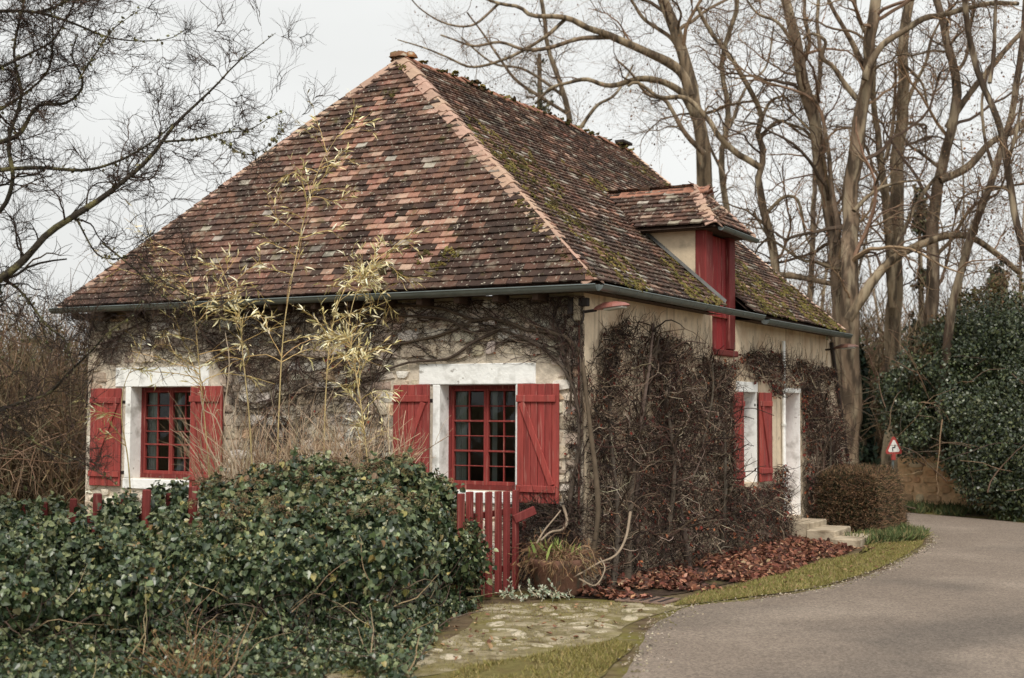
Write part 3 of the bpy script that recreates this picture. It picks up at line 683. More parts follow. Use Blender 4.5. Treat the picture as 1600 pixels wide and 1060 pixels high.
for k in range(3):
    th, ph = np.meshgrid(np.linspace(0, 2 * math.pi, 10)[:-1], np.linspace(.05, 1.6, 5)); rr = U(.8, 1.2, th.shape)
    V = np.stack([rr * .11 * np.sin(ph) * np.cos(th), rr * .09 * np.sin(ph) * np.sin(th), rr * .09 * np.cos(ph)], -1) + apex + A([(k - 1) * .09, U(-.05, .1), .0])
    kk = (np.arange(4)[:, None] * 9 + np.arange(9)); k2 = (np.arange(4)[:, None] * 9 + (np.arange(9) + 1) % 9)
    g.add(V, np.stack([kk, k2, k2 + 9, kk + 9], -1).reshape(-1, 4), S(124, 92, 70))
put('finial_mortar', g, M_RIDGE, roof_o, smooth=True)
put('ridge_vent', Geo().box((-W / 2 + .05, YEND - .25, ZR + .1), (.1, .22, .03), ch=.01), M_IRON, roof_o)

# moss cushions on the tiles
def cushions(pts, nrm, r_, cols):
    """moss cushions: each a cluster of small ragged tufts"""
    g = Geo(); tv = [(-.5, -.4, -.1), (.5, -.4, -.1), (.55, .45, -.1), (-.45, .5, -.1), (-.22, -.15, .42), (.2, -.1, .5), (.05, .25, .46)]; tf = [(0, 1, 5, 4), (1, 2, 6, 5), (2, 3, 6), (3, 0, 4), (3, 4, 6), (4, 5, 6)]
    for P, N_, R_ in zip(pts, nrm, r_):
        k = rng.integers(7, 16); X = norm(np.cross(N_, [.3, .8, .1])); Y = np.cross(N_, X); q = rng.normal(0, .5, (k, 2)) * R_ * A([2.0, .8])
        Zt = norm(N_ + rng.normal(0, .25, (k, 3))); Pt = P + np.outer(q[:, 0], X) + np.outer(q[:, 1], Y) - N_ * .006
        g.scatter(tv, tf, Pt, norm(rng.normal(0, 1, (k, 3))), Zt, U(.45, 1.0, k) * R_, jit(pick(cols, 1), k, .3))
    return g
pts, nr, rr = [], [], []
for k in range(2300):
    v = LR * rng.random() ** 1.5; u = U(run_f * v / LR + .1, YEND + EV - .2); P = slR.p(u, v, .05)
    if vnoise(P, .9, 2) < .47 + .25 * v / LR or skipR(P): continue
    pts.append(P); nr.append(slR.N); rr.append(U(.02, .06))
for k in range(60):
    P = apex + A([U(-.05, .18), U(0, LEN - AY), 0]); P[2] = ZR + .08 - abs(P[0] + W / 2) * .8; pts.append(P); nr.append(_Z); rr.append(U(.03, .08))
for (px, py) in [(705, 395), (695, 400), (712, 402), (700, 408), (668, 398), (660, 402), (640, 390), (655, 412), (680, 420), (672, 430), (690, 415), (628, 432), (605, 418), (615, 424), (600, 428), (838, 360), (845, 352), (880, 400), (890, 410), (625, 105), (632, 108), (552, 188), (560, 184), (612, 150), (818, 322), (828, 334), (860, 375), (905, 425), (920, 430), (925, 433)]:
    d = ray(px, py); k = ((slF.O - CAM) @ slF.N) / (d @ slF.N); pts.append(CAM + k * d + slF.N * .04); nr.append(slF.N); rr.append(U(.03, .06))
put('moss', cushions(pts, nr, rr, [S(104, 96, 56), S(86, 78, 48), S(124, 112, 68), S(70, 62, 42)]), M_MOSS, roof_o, kind='stuff')

# dormer: posts, plank door, rendered cheeks, hipped tiled roof
dm = put('dormer', wbox(Geo(), 's', 4.30, 4.96, -.10, -.07, 3.03, 4.74, RED_D), M_RED, house)
put('post', wbox(Geo(), 's', 3.98, 4.26, -.14, .03, 3.62, 4.76, jit(S(128, 54, 52), 1, .05)[0], ch=.012), M_RED, dm)
put('post', wbox(Geo(), 's', 4.97, 5.22, -.14, .03, 3.05, 4.76, jit(RED_D, 1, .05)[0], ch=.012), M_RED, dm)
for k in range(4): put('plank', wbox(Geo(), 's', 4.265 + k * .175, 4.435 + k * .175, -.07, -.035 + U(-.004, .004), 3.04, 4.72, jit(S(140, 44, 46), 1, .1)[0]), M_RED, dm)
put('sill', wbox(Geo(), 's', 4.28, 5.27, -.1, .06, 2.94, 3.035, S(120, 52, 48), ch=.015), M_RED, dm)
for y_ in (DY0 + .025, DY1 - .015):
    x2 = DXB; g = Geo().add([(-.13, y_, zx(-.13) - .14), (-.13, y_, 4.80), (x2, y_, 4.80), (x2, y_, zx(x2) - .1)], [(0, 1, 2, 3)])
    put('cheek', g, M_CHEEK, dm)
g = Geo()                                               # lead flashing strip along the foot of the cheek
p_, q_ = slR.p(DY0 + EV - .03, .02, .06), slR.p(DY0 + EV - .03, math.hypot(EV - DXB, (EV - DXB) * rise / run_s), .06)
g.quad(p_ + A([0, -.015, .0]), q_ + A([0, -.015, .0]), q_ + A([0, .035, .05]), p_ + A([0, .035, .05])); put('flashing', g, material('lead', S(92, 92, 90), .6, var=.3), dm)
dze, dzr, dxe, dxp = 4.80, 5.47, .24, -.36; dya, dyb, dyc = 3.80, 5.40, 4.60
dsl = [Slope((dxe, dya, dze), (-1, 0, 0), (0, dyc - dya, dzr - dze)), Slope((dxe, dyb, dze), (-1, 0, 0), (0, dyc - dyb, dzr - dze)), Slope((dxe, dya, dze), (0, 1, 0), (dxp - dxe, 0, dzr - dze))]
dg = Geo(); xv0, xv1 = fx(dze), fx(dzr)
LD = math.hypot(dyc - dya, dzr - dze); LDF = math.hypot(dxp - dxe, dzr - dze)
for q in (dya, dyb): dg.add([(dxe, q, dze - .03), (dxp, dyc, dzr - .03), (xv1 - .1, dyc, dzr - .03), (xv0 - .1, q, dze - .03)], [(0, 1, 2, 3)])
dg.add([(dxe, dya, dze - .03), (dxe, dyb, dze - .03), (dxp, dyc, dzr - .03)], [(0, 1, 2)])
dg.add([(dxe, dya, dze - .045), (dxe, dyb, dze - .045), (xv0, dyb, dze - .045), (xv0, dya, dze - .045)], [(0, 1, 2, 3)])
dro = put('dormer_roof', dg, M_DARKWOOD, house)
tg = Geo()
for s_ in dsl[:2]: lay(s_, LD, lambda v: ((dxe - dxp) * v / LD, (dxe - xv0) + (xv0 - xv1) * v / LD + .05), None, None, tg)
lay(dsl[2], LDF, lambda v: ((dyb - dya) / 2 * v / LDF, (dyb - dya) * (1 - .5 * v / LDF)), None, None, tg)
put('tiles', tg, M_TILE, dro, kind='stuff')
_ro = roof_o; roof_o = dro
run_caps('hip_tile', hip_me, (dxe, dya, dze), (dxp, dyc, dzr), .2, norm(dsl[0].N + dsl[2].N), lift=.045)
run_caps('hip_tile', hip_me, (dxe, dyb, dze), (dxp, dyc, dzr), .2, norm(dsl[1].N + dsl[2].N), lift=.045)
run_caps('ridge_tile', ridge_me, (xv1, dyc, dzr), (dxp + .1, dyc, dzr), .26, _Z, lift=.03)
roof_o = _ro

# gutters: half-round zinc with soldered joints
def gutter(name, p0, p1, r_=.068, joint=.48, parent=house):
    p0, p1 = A(p0, float), A(p1, float); d = norm(p1 - p0); sd_ = norm(np.cross(d, _Z)); th = np.linspace(math.pi, 2 * math.pi, 10); g = Geo()
    prof = [np.cos(t) * sd_ + np.sin(t) * _Z for t in th]
    ring = lambda c, rad_: [c + v_ * rad_ for v_ in prof]
    for ra, flip in ((r_, 0), (r_ - .006, 1)):
        V = ring(p0, ra) + ring(p1, ra); g.add(V, [(j, j + 1, 10 + j + 1, 10 + j) for j in range(9)])
    for e in (p0, p1): g.add(ring(e, r_), [tuple(range(10))])
    for s_ in (-1, 1): g.tubes([[p0 + sd_ * r_ * s_ + _Z * .004, p1 + sd_ * r_ * s_ + _Z * .004]], .010, 6)
    o = put(name, g, M_ZINC, parent, smooth=True)
    n = int(np.linalg.norm(p1 - p0) / joint)
    for k in range(1, n):
        c = p0 + (p1 - p0) * (k / n) + d * U(-.03, .03); gg = Geo(); V = ring(c, r_ + .004) + ring(c + d * .022, r_ + .004); gg.add(V, [(j, j + 1, 11 + j, 10 + j) for j in range(9)])
        V = ring(c, r_ + .004) + ring(c, r_ - .002); gg.add(V, [(j, j + 1, 11 + j, 10 + j) for j in range(9)])
        put('joint', gg, M_ZINC, o)
    return o
gutter('gutter', (-W - EV - .05, -EV - .045, 3.575), (EV + .045, -EV - .045, 3.565))
gutter('gutter', (EV + .045, -EV - .045, 3.565), (EV + .045, 5.45, 3.575))
gutter('gutter', (EV + .045, 5.62, 3.53), (EV + .045, YEND + .1, 3.545))
gutter('gutter', (dxe + .05, dya + .1, dze - .03), (dxe + .05, dyb + .05, dze - .05), r_=.05, parent=dm)
g = Geo()                                               # boarded eaves
g.quad((-W - EV + .03, -EV + .02, 3.50), (EV - .03, -EV + .02, 3.50), (EV - .03, .01, 3.52), (-W - EV + .03, .01, 3.52))
for (q0, q1) in ((-EV, DY0 - .02), (DY1 + .02, YEND - .05)): g.quad((EV - .02, q0, 3.50), (EV - .02, q1, 3.50), (-.01, q1, 3.52), (-.01, q0, 3.52))
put('soffit', g, M_DARKWOOD, house)
for x in np.arange(-W, 0, .55): put('rafter_end', Geo().box((x, -.17, 3.47), (.04, .15, .045), ch=.006), M_DARKWOOD, house)

# ================================================================== growth helpers
def grow(P0, D0, L, nseg, wig=.3, trop=(0, 0, 0), curl=0.0):
    """N random-walk polylines -> (N, nseg+1, 3)"""
    P0 = np.asarray(P0, float); N = len(P0); D = norm(np.asarray(D0, float)); L = np.broadcast_to(L, (N,)); st = (L / nseg)[:, None]
    out = [P0]; P = P0; trop = np.asarray(trop, float); bend = rng.normal(0, 1, (N, 3)) * curl
    for i in range(nseg):
        D = norm(D + rng.normal(0, wig, (N, 3)) + trop + bend); P = P + D * st; out.append(P)
    return np.stack(out, 1)
def along(P, idx, t):
    """points and tangents at parameter t (0..1) on polylines idx"""
    Sg = P.shape[1] - 1; x = np.clip(t, 0, .9999) * Sg; i = x.astype(int); f = (x - i)[:, None]
    a, b = P[idx, i], P[idx, i + 1]; return a * (1 - f) + b * f, norm(b - a)
def fork(P, n, tmin=.15, tmax=1.0, spread=(.5, 1.1)):
    """n side shoots on each polyline: start, direction, parameter, parent index"""
    N = len(P); idx = np.repeat(np.arange(N), n); t = tmin + (tmax - tmin) * rng.random(N * n); p, d = along(P, idx, t)
    r_ = rng.normal(0, 1, (N * n, 3)); r_ = norm(r_ - (r_ * d).sum(1, keepdims=True) * d); a = U(*spread, N * n)[:, None]
    return p, norm(d * np.cos(a) + r_ * np.sin(a)), t, idx
def fork_len(P, n, tmin, tmax, spread):
    """like fork, but the shoots are shared out by the length of each polyline"""
    ln = np.linalg.norm(np.diff(P, axis=1), axis=2).sum(1); m = len(P) * n; idx = rng.choice(len(P), m, p=ln / ln.sum()); t = tmin + (tmax - tmin) * rng.random(m); p, d = along(P, idx, t)
    r_ = rng.normal(0, 1, (m, 3)); r_ = norm(r_ - (r_ * d).sum(1, keepdims=True) * d); a = U(*spread, m)[:, None]
    return p, norm(d * np.cos(a) + r_ * np.sin(a)), t, idx
def taper(r0, r1, n): return np.linspace(0, 1, n)[None] * (np.asarray(r1) - np.asarray(r0))[:, None] + np.asarray(r0)[:, None]

LEAF_IVY = ([(0, 0, 0), (.32, -.08, .05), (.5, .22, .09), (.34, .58, .06), (0, 1, -.04), (-.34, .58, .06), (-.5, .22, .09), (-.32, -.08, .05), (0, .38, -.03)], [(i, (i + 1) % 8, 8) for i in range(8)])
LEAF_LONG = ([(0, 0, 0), (.075, .3, .02), (.06, .65, .01), (0, 1, -.12), (-.06, .65, .01), (-.075, .3, .02)], [(0, 1, 2, 4), (0, 4, 5), (2, 3, 4)])
LEAF_LONG = (LEAF_LONG[0], [(0, 1, 5), (1, 2, 4, 5), (2, 3, 4)])
LEAF_OVAL = ([(0, 0, 0), (.28, .35, .06), (.2, .75, .02), (0, 1, -.06), (-.2, .75, .02), (-.28, .35, .06)], [(0, 1, 5), (1, 2, 4, 5), (2, 3, 4)])
LEAF_DRY = ([(0, 0, 0), (.3, .2, .14), (.36, .6, .2), (.05, 1, .1), (-.3, .62, .26), (-.34, .2, .12), (0, .45, -.05)], [(i, (i + 1) % 6, 6) for i in range(6)])

# ================================================================== climbing vines
GREYS = [S(62, 53, 47), S(82, 70, 62), S(46, 39, 37), S(108, 94, 82), S(70, 52, 47)]
# the front wall: long stems run in from the corner and spread under the eaves
vine_f = thing('climbing_vine', 'bare dark climbing vine spreading over the stone front wall under the eaves', 'vine', (-.15, -.1, 0))
def fpath(pts, n=26, off=.05):
    P = [onax(px, py, 1, -off) for px, py in pts]; P = spline(P, n); P[:, 1] += -.012 * rng.random(n); P[:, 2] += .02 * (vnoise(P, 5, 2) - .5); return P
main_f = [([(905, 905), (900, 840), (890, 790), (905, 700), (900, 620), (880, 575), (850, 545), (820, 530), (780, 515), (735, 520)], .035),
          ([(920, 900), (935, 800), (925, 690), (915, 610), (905, 545), (870, 520), (830, 518), (800, 505), (765, 497), (740, 502), (700, 520), (660, 530), (620, 538), (560, 548), (500, 560)], .034),
          ([(780, 515), (740, 535), (700, 560), (640, 566), (600, 580), (560, 600), (500, 612)], .022),
          ([(735, 520), (700, 500), (650, 495), (590, 492), (520, 500), (450, 505), (380, 510)], .022),
          ([(740, 502), (700, 485), (640, 478), (560, 480), (480, 485), (400, 490), (300, 498), (220, 505)], .02),
          ([(500, 560), (450, 555), (400, 560), (340, 545), (290, 550), (230, 540), (170, 545)], .018),
          ([(500, 612), (440, 620), (400, 640), (370, 620), (345, 600)], .014),
          ([(890, 640), (893, 600), (885, 560), (868, 530), (866, 500), (872, 470)], .015),
          ([(560, 600), (590, 640), (600, 690), (590, 730)], .013), ([(480, 485), (470, 540), (440, 600), (430, 680)], .012), ([(300, 498), (330, 540), (350, 590)], .012), ([(220, 505), (180, 530), (150, 570), (140, 620)], .012)]
g = Geo(); Pm = []
for pts, r0 in main_f:
    P = fpath(pts); Pm.append(P); put('stem', Geo().tubes(P[None], np.linspace(r0, r0 * .4, len(P))[None] * (1 + .25 * (rng.random(len(P)) - .5)), 7, jit(S(92, 80, 70), 1, .15)), M_TWIG, vine_f, smooth=True)
Pm = np.stack(Pm); g = Geo()
def flat_f(P, lo=.012, hi=.11):                        # keep shoots close to the wall face
    P[..., 1] = -np.clip(np.abs(P[..., 1]), lo, hi); P[..., 0] = np.clip(P[..., 0], -W + .02, .02); P[..., 2] = np.clip(P[..., 2], .05, 3.47); return P
def outside_surr(P, ops):
    c = P[:, :, [0, 2]]; bad = np.zeros(len(P), bool)
    for (a, b, z0, z1) in ops: bad |= ((c[..., 0] > a) & (c[..., 0] < b) & (c[..., 1] > z0) & (c[..., 1] < z1)).mean(1) > .12
    return ~bad
OPF = [(-2.75, -.25, .95, 2.66), (-8.1, -5.45, .95, 2.66)]
p, d, t, ix = fork(Pm, 20, .12, 1, (.25, .9)); d[:, 1] *= .2
P1 = flat_f(grow(p, d, U(.4, 1.3, len(p)), 10, .16, (0, 0, -.01), .05)); k = outside_surr(P1, OPF); P1 = P1[k]
g.tubes(P1, taper(U(.006, .011, len(P1)), U(.003, .004, len(P1)), 11), 4, jit(pick(GREYS, len(P1)), len(P1), .2))
p, d, t, ix = fork(P1, 9, .1, 1, (.4, 1.1)); d[:, 1] *= .2
P2 = flat_f(grow(p, d, U(.15, .6, len(p)), 7, .24, (0, 0, .0), .08)); P2 = P2[outside_surr(P2, OPF)]
g.tubes(P2, taper(U(.0025, .0048, len(P2)), np.full(len(P2), .0014), 8), 3, jit(pick(GREYS, len(P2)), len(P2), .25))
# finer mesh of twigs close under the eaves and round the left window
n = 2300; u = U(-8.15, -.05, n); zz = 3.45 - .9 * rng.random(n) ** 1.6; q = np.c_[u, np.full(n, -.03), zz]
P3 = flat_f(grow(q, np.c_[U(-1, 1, n), U(-.1, .1, n), U(-.5, .5, n)], U(.25, .8, n), 7, .22)); P3 = P3[outside_surr(P3, OPF)]
g.tubes(P3, taper(U(.0022, .0042, len(P3)), np.full(len(P3), .0012), 8), 3, jit(pick(GREYS, len(P3)), len(P3), .25))
n = 1500; q = np.c_[np.concatenate([U(-5.5, -2.8, n // 2), U(-8.15, -2.7, n - n // 2)]), np.full(n, -.03), U(.6, 2.7, n)]
P3 = flat_f(grow(q, np.c_[U(-1, 1, n), U(-.1, .1, n), U(-.6, .8, n)], U(.25, .8, n), 7, .22)); P3 = P3[outside_surr(P3, OPF)]
g.tubes(P3, taper(U(.0022, .0042, len(P3)), np.full(len(P3), .0012), 8), 3, jit(pick(GREYS, len(P3)), len(P3), .25))
n = 1500; u = -.02 - .95 * rng.random(n) ** 1.4; zz = 1.0 * rng.random(n) ** 1.1; q = np.c_[u, -.03 - .25 * rng.random(n) * (1 - zz), zz]
P5 = grow(q, np.c_[U(-1, 1, n), U(-.6, .2, n), U(-.5, .8, n)], U(.15, .5, n), 6, .34, (0, 0, -.01), .14); P5[..., 1] = np.minimum(P5[..., 1], -.015); P5[..., 2] = np.maximum(P5[..., 2], .01); P5 = P5[P5[..., 2].max(1) < 1.25]
g.tubes(P5, taper(U(.003, .007, len(P5)), np.full(len(P5), .0018), 7), 3, jit(pick(GREYS, len(P5)), len(P5), .3))
n = 620; q = np.c_[-.02 - .27 * rng.random(n), np.full(n, -.03), U(.8, 3.3, n)]; P5 = flat_f(grow(q, np.c_[U(-1, 1, n), U(-.2, .1, n), U(-.6, .9, n)], U(.12, .4, n), 6, .3), .012, .12); P5 = P5[outside_surr(P5, OPF)]
g.tubes(P5, taper(U(.003, .006, len(P5)), np.full(len(P5), .0016), 7), 3, jit(pick(GREYS, len(P5)), len(P5), .3))
put('twigs', g, M_TWIG, vine_f, kind='stuff')
n = 260; q = np.c_[U(-5, -.05, n), np.full(n, -.05), U(.3, 3.3, n)]; q = q[~((q[:, 0] > -2.8) & (q[:, 0] < -.24) & (q[:, 2] > .85) & (q[:, 2] < 2.75))]; n = len(q); g = Geo()
g.scatter(*LEAF_DRY, q, norm(rng.normal(0, 1, (n, 3)) + A([0, 0, -1])), norm(rng.normal(0, .4, (n, 3)) + A([0, -1, 0])), U(.02, .05, n), jit(pick([S(150, 88, 62), S(132, 60, 50), S(170, 120, 84)], n), n, .2))
put('dry_leaves', g, M_DRY, vine_f, kind='stuff')

# the side wall: a thick mat of dry twigs
vine_s = thing('climbing_vine', 'thick leafless creeper matting the rendered side wall between the corner and the door', 'vine', (.1, 1.5, 0))
def top_s(y): return np.interp(y, [0, .25, .5, 1.1, 1.7, 2.3, 2.9, 3.6, 4.2, 4.7, 5.0, 5.4, 6.0, 6.6, 7.2, 8, 9, 10.3], [2.7, 2.85, 3.12, 3.3, 3.34, 3.22, 3.1, 3.08, 3.05, 2.95, 2.95, 3.0, 3.12, 3.16, 3.1, 3.05, 3.02, 2.95])
def thick_s(y, z): return np.interp(z, [0, .5, 1.0, 2.0, 3.2], [.30, .24, .16, .10, .05]) * np.interp(y, [0, .4, 1.5, 5, 10], [.7, .95, 1.1, 1, .8])
HOLES = [(5.0, 6.78, .98, 2.58), (7.44, 8.52, .0, 2.5), (6.78, 7.44, 1.25, 2.35), (4.25, 5.3, 2.9, 3.6)]
def ok_s(y, z):
    ok = (z > 0) & (z < top_s(y)) & (y > -.05) & (y < LEN + 1.7 - .45 * z)
    for a, b, c, d in HOLES: ok &= ~((y > a) & (y < b) & (z > c) & (z < d))
    return ok
def mat_pts(n, ex=1.0):
    y = U(-.04, LEN + 1.6, n * 6); z = 3.4 * rng.random(n * 6) ** ex; y, z = y[ok_s(y, z)], z[ok_s(y, z)]
    # lower growth and clumps are denser, plaster shows between
    P = np.c_[np.zeros(len(y)), y, z]; dn = .4 * vnoise(P, 1.3, 2) + .6 * vnoise(P + 31, 6.0, 2) + .15 * (1 - z / 3.3) + .04 + .10 * (y < .7)
    keep = dn > .47 + .12 * rng.random(len(y)); return P[keep][:n]
def clip_s(P):
    y, z = P[..., 1], P[..., 2]; P[..., 0] = np.clip(P[..., 0], .012, None); P[..., 2] = np.clip(z, .01, 3.5)
    k = ok_s(P[..., 1], P[..., 2]).mean(1) > .8; return P[k]
g = Geo(); tr_ = []
for y0, (yt, zt), r0 in ((.25, (.9, 3.2), .04), (.6, (1.9, 3.1), .055), (1.2, (1.6, 3.25), .045), (1.9, (2.6, 3.0), .04), (2.6, (2.2, 3.0), .045), (3.2, (3.7, 2.8), .035), (4.1, (4.4, 2.5), .035), (4.7, (4.0, 2.6), .03), (8.8, (9.2, 2.8), .035), (9.8, (9.5, 2.7), .03)):
    n = 26; t = np.linspace(0, 1, n); P = np.c_[.10 + .07 * np.sin(t * 5 + y0 * 3) + .12 * (1 - t), y0 + (yt - y0) * t + .22 * np.sin(t * 5 + y0 * 7) * t, .0 + zt * t]; P += .03 * (vnoise(P, 3, 2)[:, None] - .5)
    tr_.append(P); put('stem', Geo().tubes(P[None], np.linspace(r0, r0 * .35, n)[None], 7, jit(S(92, 82, 72), 1, .15)), M_TWIG, vine_s, smooth=True)
# one pale loose loop hanging out of the mat and other thick bare stems near the corner
for pts, r0 in (([(838, 850, 15.3), (850, 830, 15.4), (868, 808, 15.5), (876, 798, 15.6)], .012), ([(985, 800, 15.9), (978, 840, 15.75), (962, 868, 15.6), (935, 880, 15.5), (915, 892, 15.4), (890, 905, 15.3)], .017), ([(880, 790, 16.1), (886, 815, 16), (878, 828, 15.9), (860, 832, 15.8), (845, 845, 15.7)], .02), ([(905, 905, 15.3), (930, 915, 15.2), (945, 890, 15.3), (938, 872, 15.4)], .012)):
    P = spline([at(*q) for q in pts], 18); put('loose_stem', Geo().tubes(P[None], np.linspace(r0, r0 * .6, 18)[None], 7, S(150, 134, 116)[None]), M_TWIG, vine_s, smooth=True)
g = Geo()
VC = [S(70, 58, 50), S(96, 82, 70), S(52, 43, 39), S(140, 122, 104), S(84, 54, 48), S(38, 32, 31), S(180, 164, 144)]; VP = [.26, .15, .23, .08, .08, .15, .05]
tr_ = np.stack(tr_); p, d, t, ix = fork(tr_, 34, .1, 1, (.4, 1.1))
P1 = clip_s(grow(p, d + A([.05, 0, .1]), U(.4, 1.1, len(p)), 9, .25, (-.02, 0, .0), .1)); g.tubes(P1, taper(U(.007, .014, len(P1)), U(.003, .005, len(P1)), 10), 4, jit(pick(VC[:3], len(P1)), len(P1), .2))
P = mat_pts(10500, .9); P[:, 0] = .02 + thick_s(P[:, 1], P[:, 2]) * rng.random(len(P)) ** .8
P2 = clip_s(grow(P, np.c_[U(-.3, .7, len(P)), U(-1, 1, len(P)), U(-.8, .8, len(P))], U(.15, .5, len(P)), 6, .38, (-.02, 0, -.02), .16))
g.tubes(P2, taper(U(.0035, .008, len(P2)), np.full(len(P2), .002), 7), 3, jit(pick(VC, len(P2), VP), len(P2), .22))
P = mat_pts(7000, .9); P[:, 0] = thick_s(P[:, 1], P[:, 2]) * U(.6, 1.15, len(P))
P3 = clip_s(grow(P, np.c_[U(.0, .9, len(P)), U(-1, 1, len(P)), U(-.9, .6, len(P))], U(.06, .24, len(P)), 4, .35, (0, 0, -.03), .2))
g.tubes(P3, taper(U(.003, .005, len(P3)), np.full(len(P3), .0018), 5), 3, jit(pick(VC, len(P3), VP), len(P3), .25))
# wispy ends reaching up the bare plaster
y = U(.1, LEN, 420); P = np.c_[np.full(420, .02), y, top_s(y) - U(-.02, .25, 420)]
P4 = grow(P, np.c_[U(-.05, .1, 420), U(-.6, .6, 420), U(.3, 1, 420)], U(.1, .38, 420), 6, .25, (0, 0, .02), .1); P4[..., 0] = np.clip(P4[..., 0], .01, .06); P4 = P4[(P4[..., 2].max(1) < 3.48)]
P4 = P4[~(((P4[..., 1] > 4.2) & (P4[..., 1] < 5.3)).any(1))]
g.tubes(P4, taper(np.full(len(P4), .004), np.full(len(P4), .0015), 7), 3, jit(pick(GREYS, len(P4)), len(P4), .2))
put('twigs', g, M_TWIG, vine_s, kind='stuff')
P = mat_pts(4200, .9); n = len(P); P[:, 0] = thick_s(P[:, 1], P[:, 2]) * U(.5, 1.2, n); g = Geo()
far_w = np.interp(P[:, 1], [0, 3, 8, 10], [.25, .6, 1, 1]) > rng.random(n); P = P[far_w]; n = len(P)
g.scatter(*LEAF_DRY, P, norm(rng.normal(0, .6, (n, 3)) + A([.2, 0, -1])), norm(rng.normal(0, .5, (n, 3)) + A([1, -.3, 0])), U(.025, .07, n), jit(pick([S(110, 66, 54), S(134, 62, 52), S(86, 62, 54), S(160, 104, 74), S(96, 48, 46)], n), n, .25))
put('dry_leaves', g, M_DRY, vine_s, kind='stuff')

# fallen leaves heaped along the foot of the side wall
n = 11000; y = U(-.6, 7.3, n); wmax = np.interp(y, [-.6, 0, .8, 2, 3.2, 4.4, 5.6, 6.4, 7.3], [.95, 1.25, 1.45, 1.5, 1.55, 1.45, 1.6, 1.5, 1.0]); x = .12 + (wmax - .12) * rng.random(n) ** .9
keep = (vnoise(np.c_[x, y, y * 0], 1.6, 3) + .25 * (1 - x / wmax) > .45 + .26 * rng.random(n)); x, y = x[keep], y[keep]; n = len(x)
wmax = wmax[keep]; zz = .012 + .08 * np.clip(1 - x / wmax, 0, 1) * rng.random(n) ** .5
g = Geo().scatter(*LEAF_DRY, np.c_[x, y, zz], norm(rng.normal(0, 1, (n, 3)) * A([1, 1, .35])), norm(rng.normal(0, .5, (n, 3)) + A([0, 0, 1])), U(.04, .10, n), jit(pick([S(122, 80, 64), S(144, 98, 78), S(98, 64, 54), S(164, 122, 98), S(82, 60, 52), S(180, 146, 118)], n, [.25, .2, .22, .1, .19, .04]), n, .25))
put('fallen_leaves', g, M_DRY, kind='stuff', label='drift of red-brown fallen leaves along the foot of the side wall', category='leaves')
n = 260; q = in_poly_pts([(-.8, -2.2), (1.5, -.6), (2.5, 4), (2.1, 8.6), (1.2, 9.5), (1, 6), (1.3, 0), (1.6, -3), (1.2, -5.6), (.3, -5.2)], n)
g = Geo().scatter(*LEAF_DRY, np.c_[q, np.full(n, .015)], norm(rng.normal(0, 1, (n, 3)) * A([1, 1, .2])), norm(rng.normal(0, .3, (n, 3)) + A([0, 0, 1])), U(.03, .07, n), jit(pick([S(126, 90, 70), S(150, 114, 88), S(98, 70, 56), S(166, 136, 104)], n), n, .2))
put('fallen_leaves', g, M_DRY, kind='stuff', label='loose dead leaves scattered over the verge and mossy path', category='leaves')

# ================================================================== ivy hedge with the red fence in it
fence_line = spline([at(-140, 800, 13.3) * A([1, 1, 0]), at(60, 800, 13.9) * A([1, 1, 0]), at(300, 800, 14.5) * A([1, 1, 0]), at(540, 800, 14.8) * A([1, 1, 0]), A([-.55, -1.66, 0])], 60)
fence_line[:, 2] = 0
fdir = norm(np.gradient(fence_line, axis=0)); fnor = np.c_[fdir[:, 1], -fdir[:, 0], np.zeros(60)]       # towards the road
fs = np.linspace(0, 1, 60)
def fl(s):
    return np.stack([np.interp(s, fs, fence_line[:, k]) for k in range(3)], -1), norm(np.stack([np.interp(s, fs, fnor[:, k]) for k in range(3)], -1)), norm(np.stack([np.interp(s, fs, fdir[:, k]) for k in range(3)], -1))
# height along the hedge taken from its skyline
sky_px = [(-140, 775), (0, 772), (60, 780), (130, 778), (200, 772), (245, 752), (300, 765), (345, 752), (380, 738), (440, 726), (500, 724), (560, 722), (610, 714), (650, 730), (690, 760), (722, 800), (742, 870)]
sx, sh = [], []
for px, py in sky_px:
    pr = px_of(fence_line + A([0, 0, 1.])); k = int(np.argmin(np.abs(pr[0] - px))); dd = pr[2][k]; P = at(px, py, dd); sx.append(fs[k]); sh.append(P[2] - (.10 if px > 240 else .17))
def hedge_h(s): return np.interp(s, sx, sh)
QK = [0, .08, .18, .30, .42, .54, .68, .80, .88, 1]
def hedge_pt(s, q):
    """q 0..1 round the section: back foot, crest, front face, foot apron"""
    P, N_, T_ = fl(s); h = hedge_h(s); end = np.clip((.94 - s) / .10, 0, 1) ** .7
    o = np.interp(q, QK, [-.55, -.5, -.05, .55, 1.3, 2.0, 2.5, 2.25, 2.6, 4.7]) * (.16 + .84 * end)
    o = np.where(o > 0, o * (1 + .12 * np.sin(s * 23)), o); z = np.interp(q, QK, [.3, .85, 1.0, .86, .76, .64, .46, .20, .09, .02]) * h
    bump = .8 * (vnoise(np.stack([s * 22, q * 9, s * 0], -1), 1, 3) - .5)
    X = P + N_ * (o + bump)[..., None]; X[..., 2] = np.maximum(z + .5 * bump * (q < .9), .0); return X
ivy = thing('ivy_hedge', 'dense dark green ivy hedge smothering the red picket fence in front of the cottage', 'hedge', fence_line[30])
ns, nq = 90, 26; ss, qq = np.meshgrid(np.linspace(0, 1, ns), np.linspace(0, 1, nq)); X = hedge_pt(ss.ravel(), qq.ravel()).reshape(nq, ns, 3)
cx = np.array([fl(s_)[0] for s_ in np.linspace(0, 1, ns)]); inn = (cx + A([0, 0, .25]))[None] * .22 + X * .78; inn[..., 2] = X[..., 2] * .74 - .06
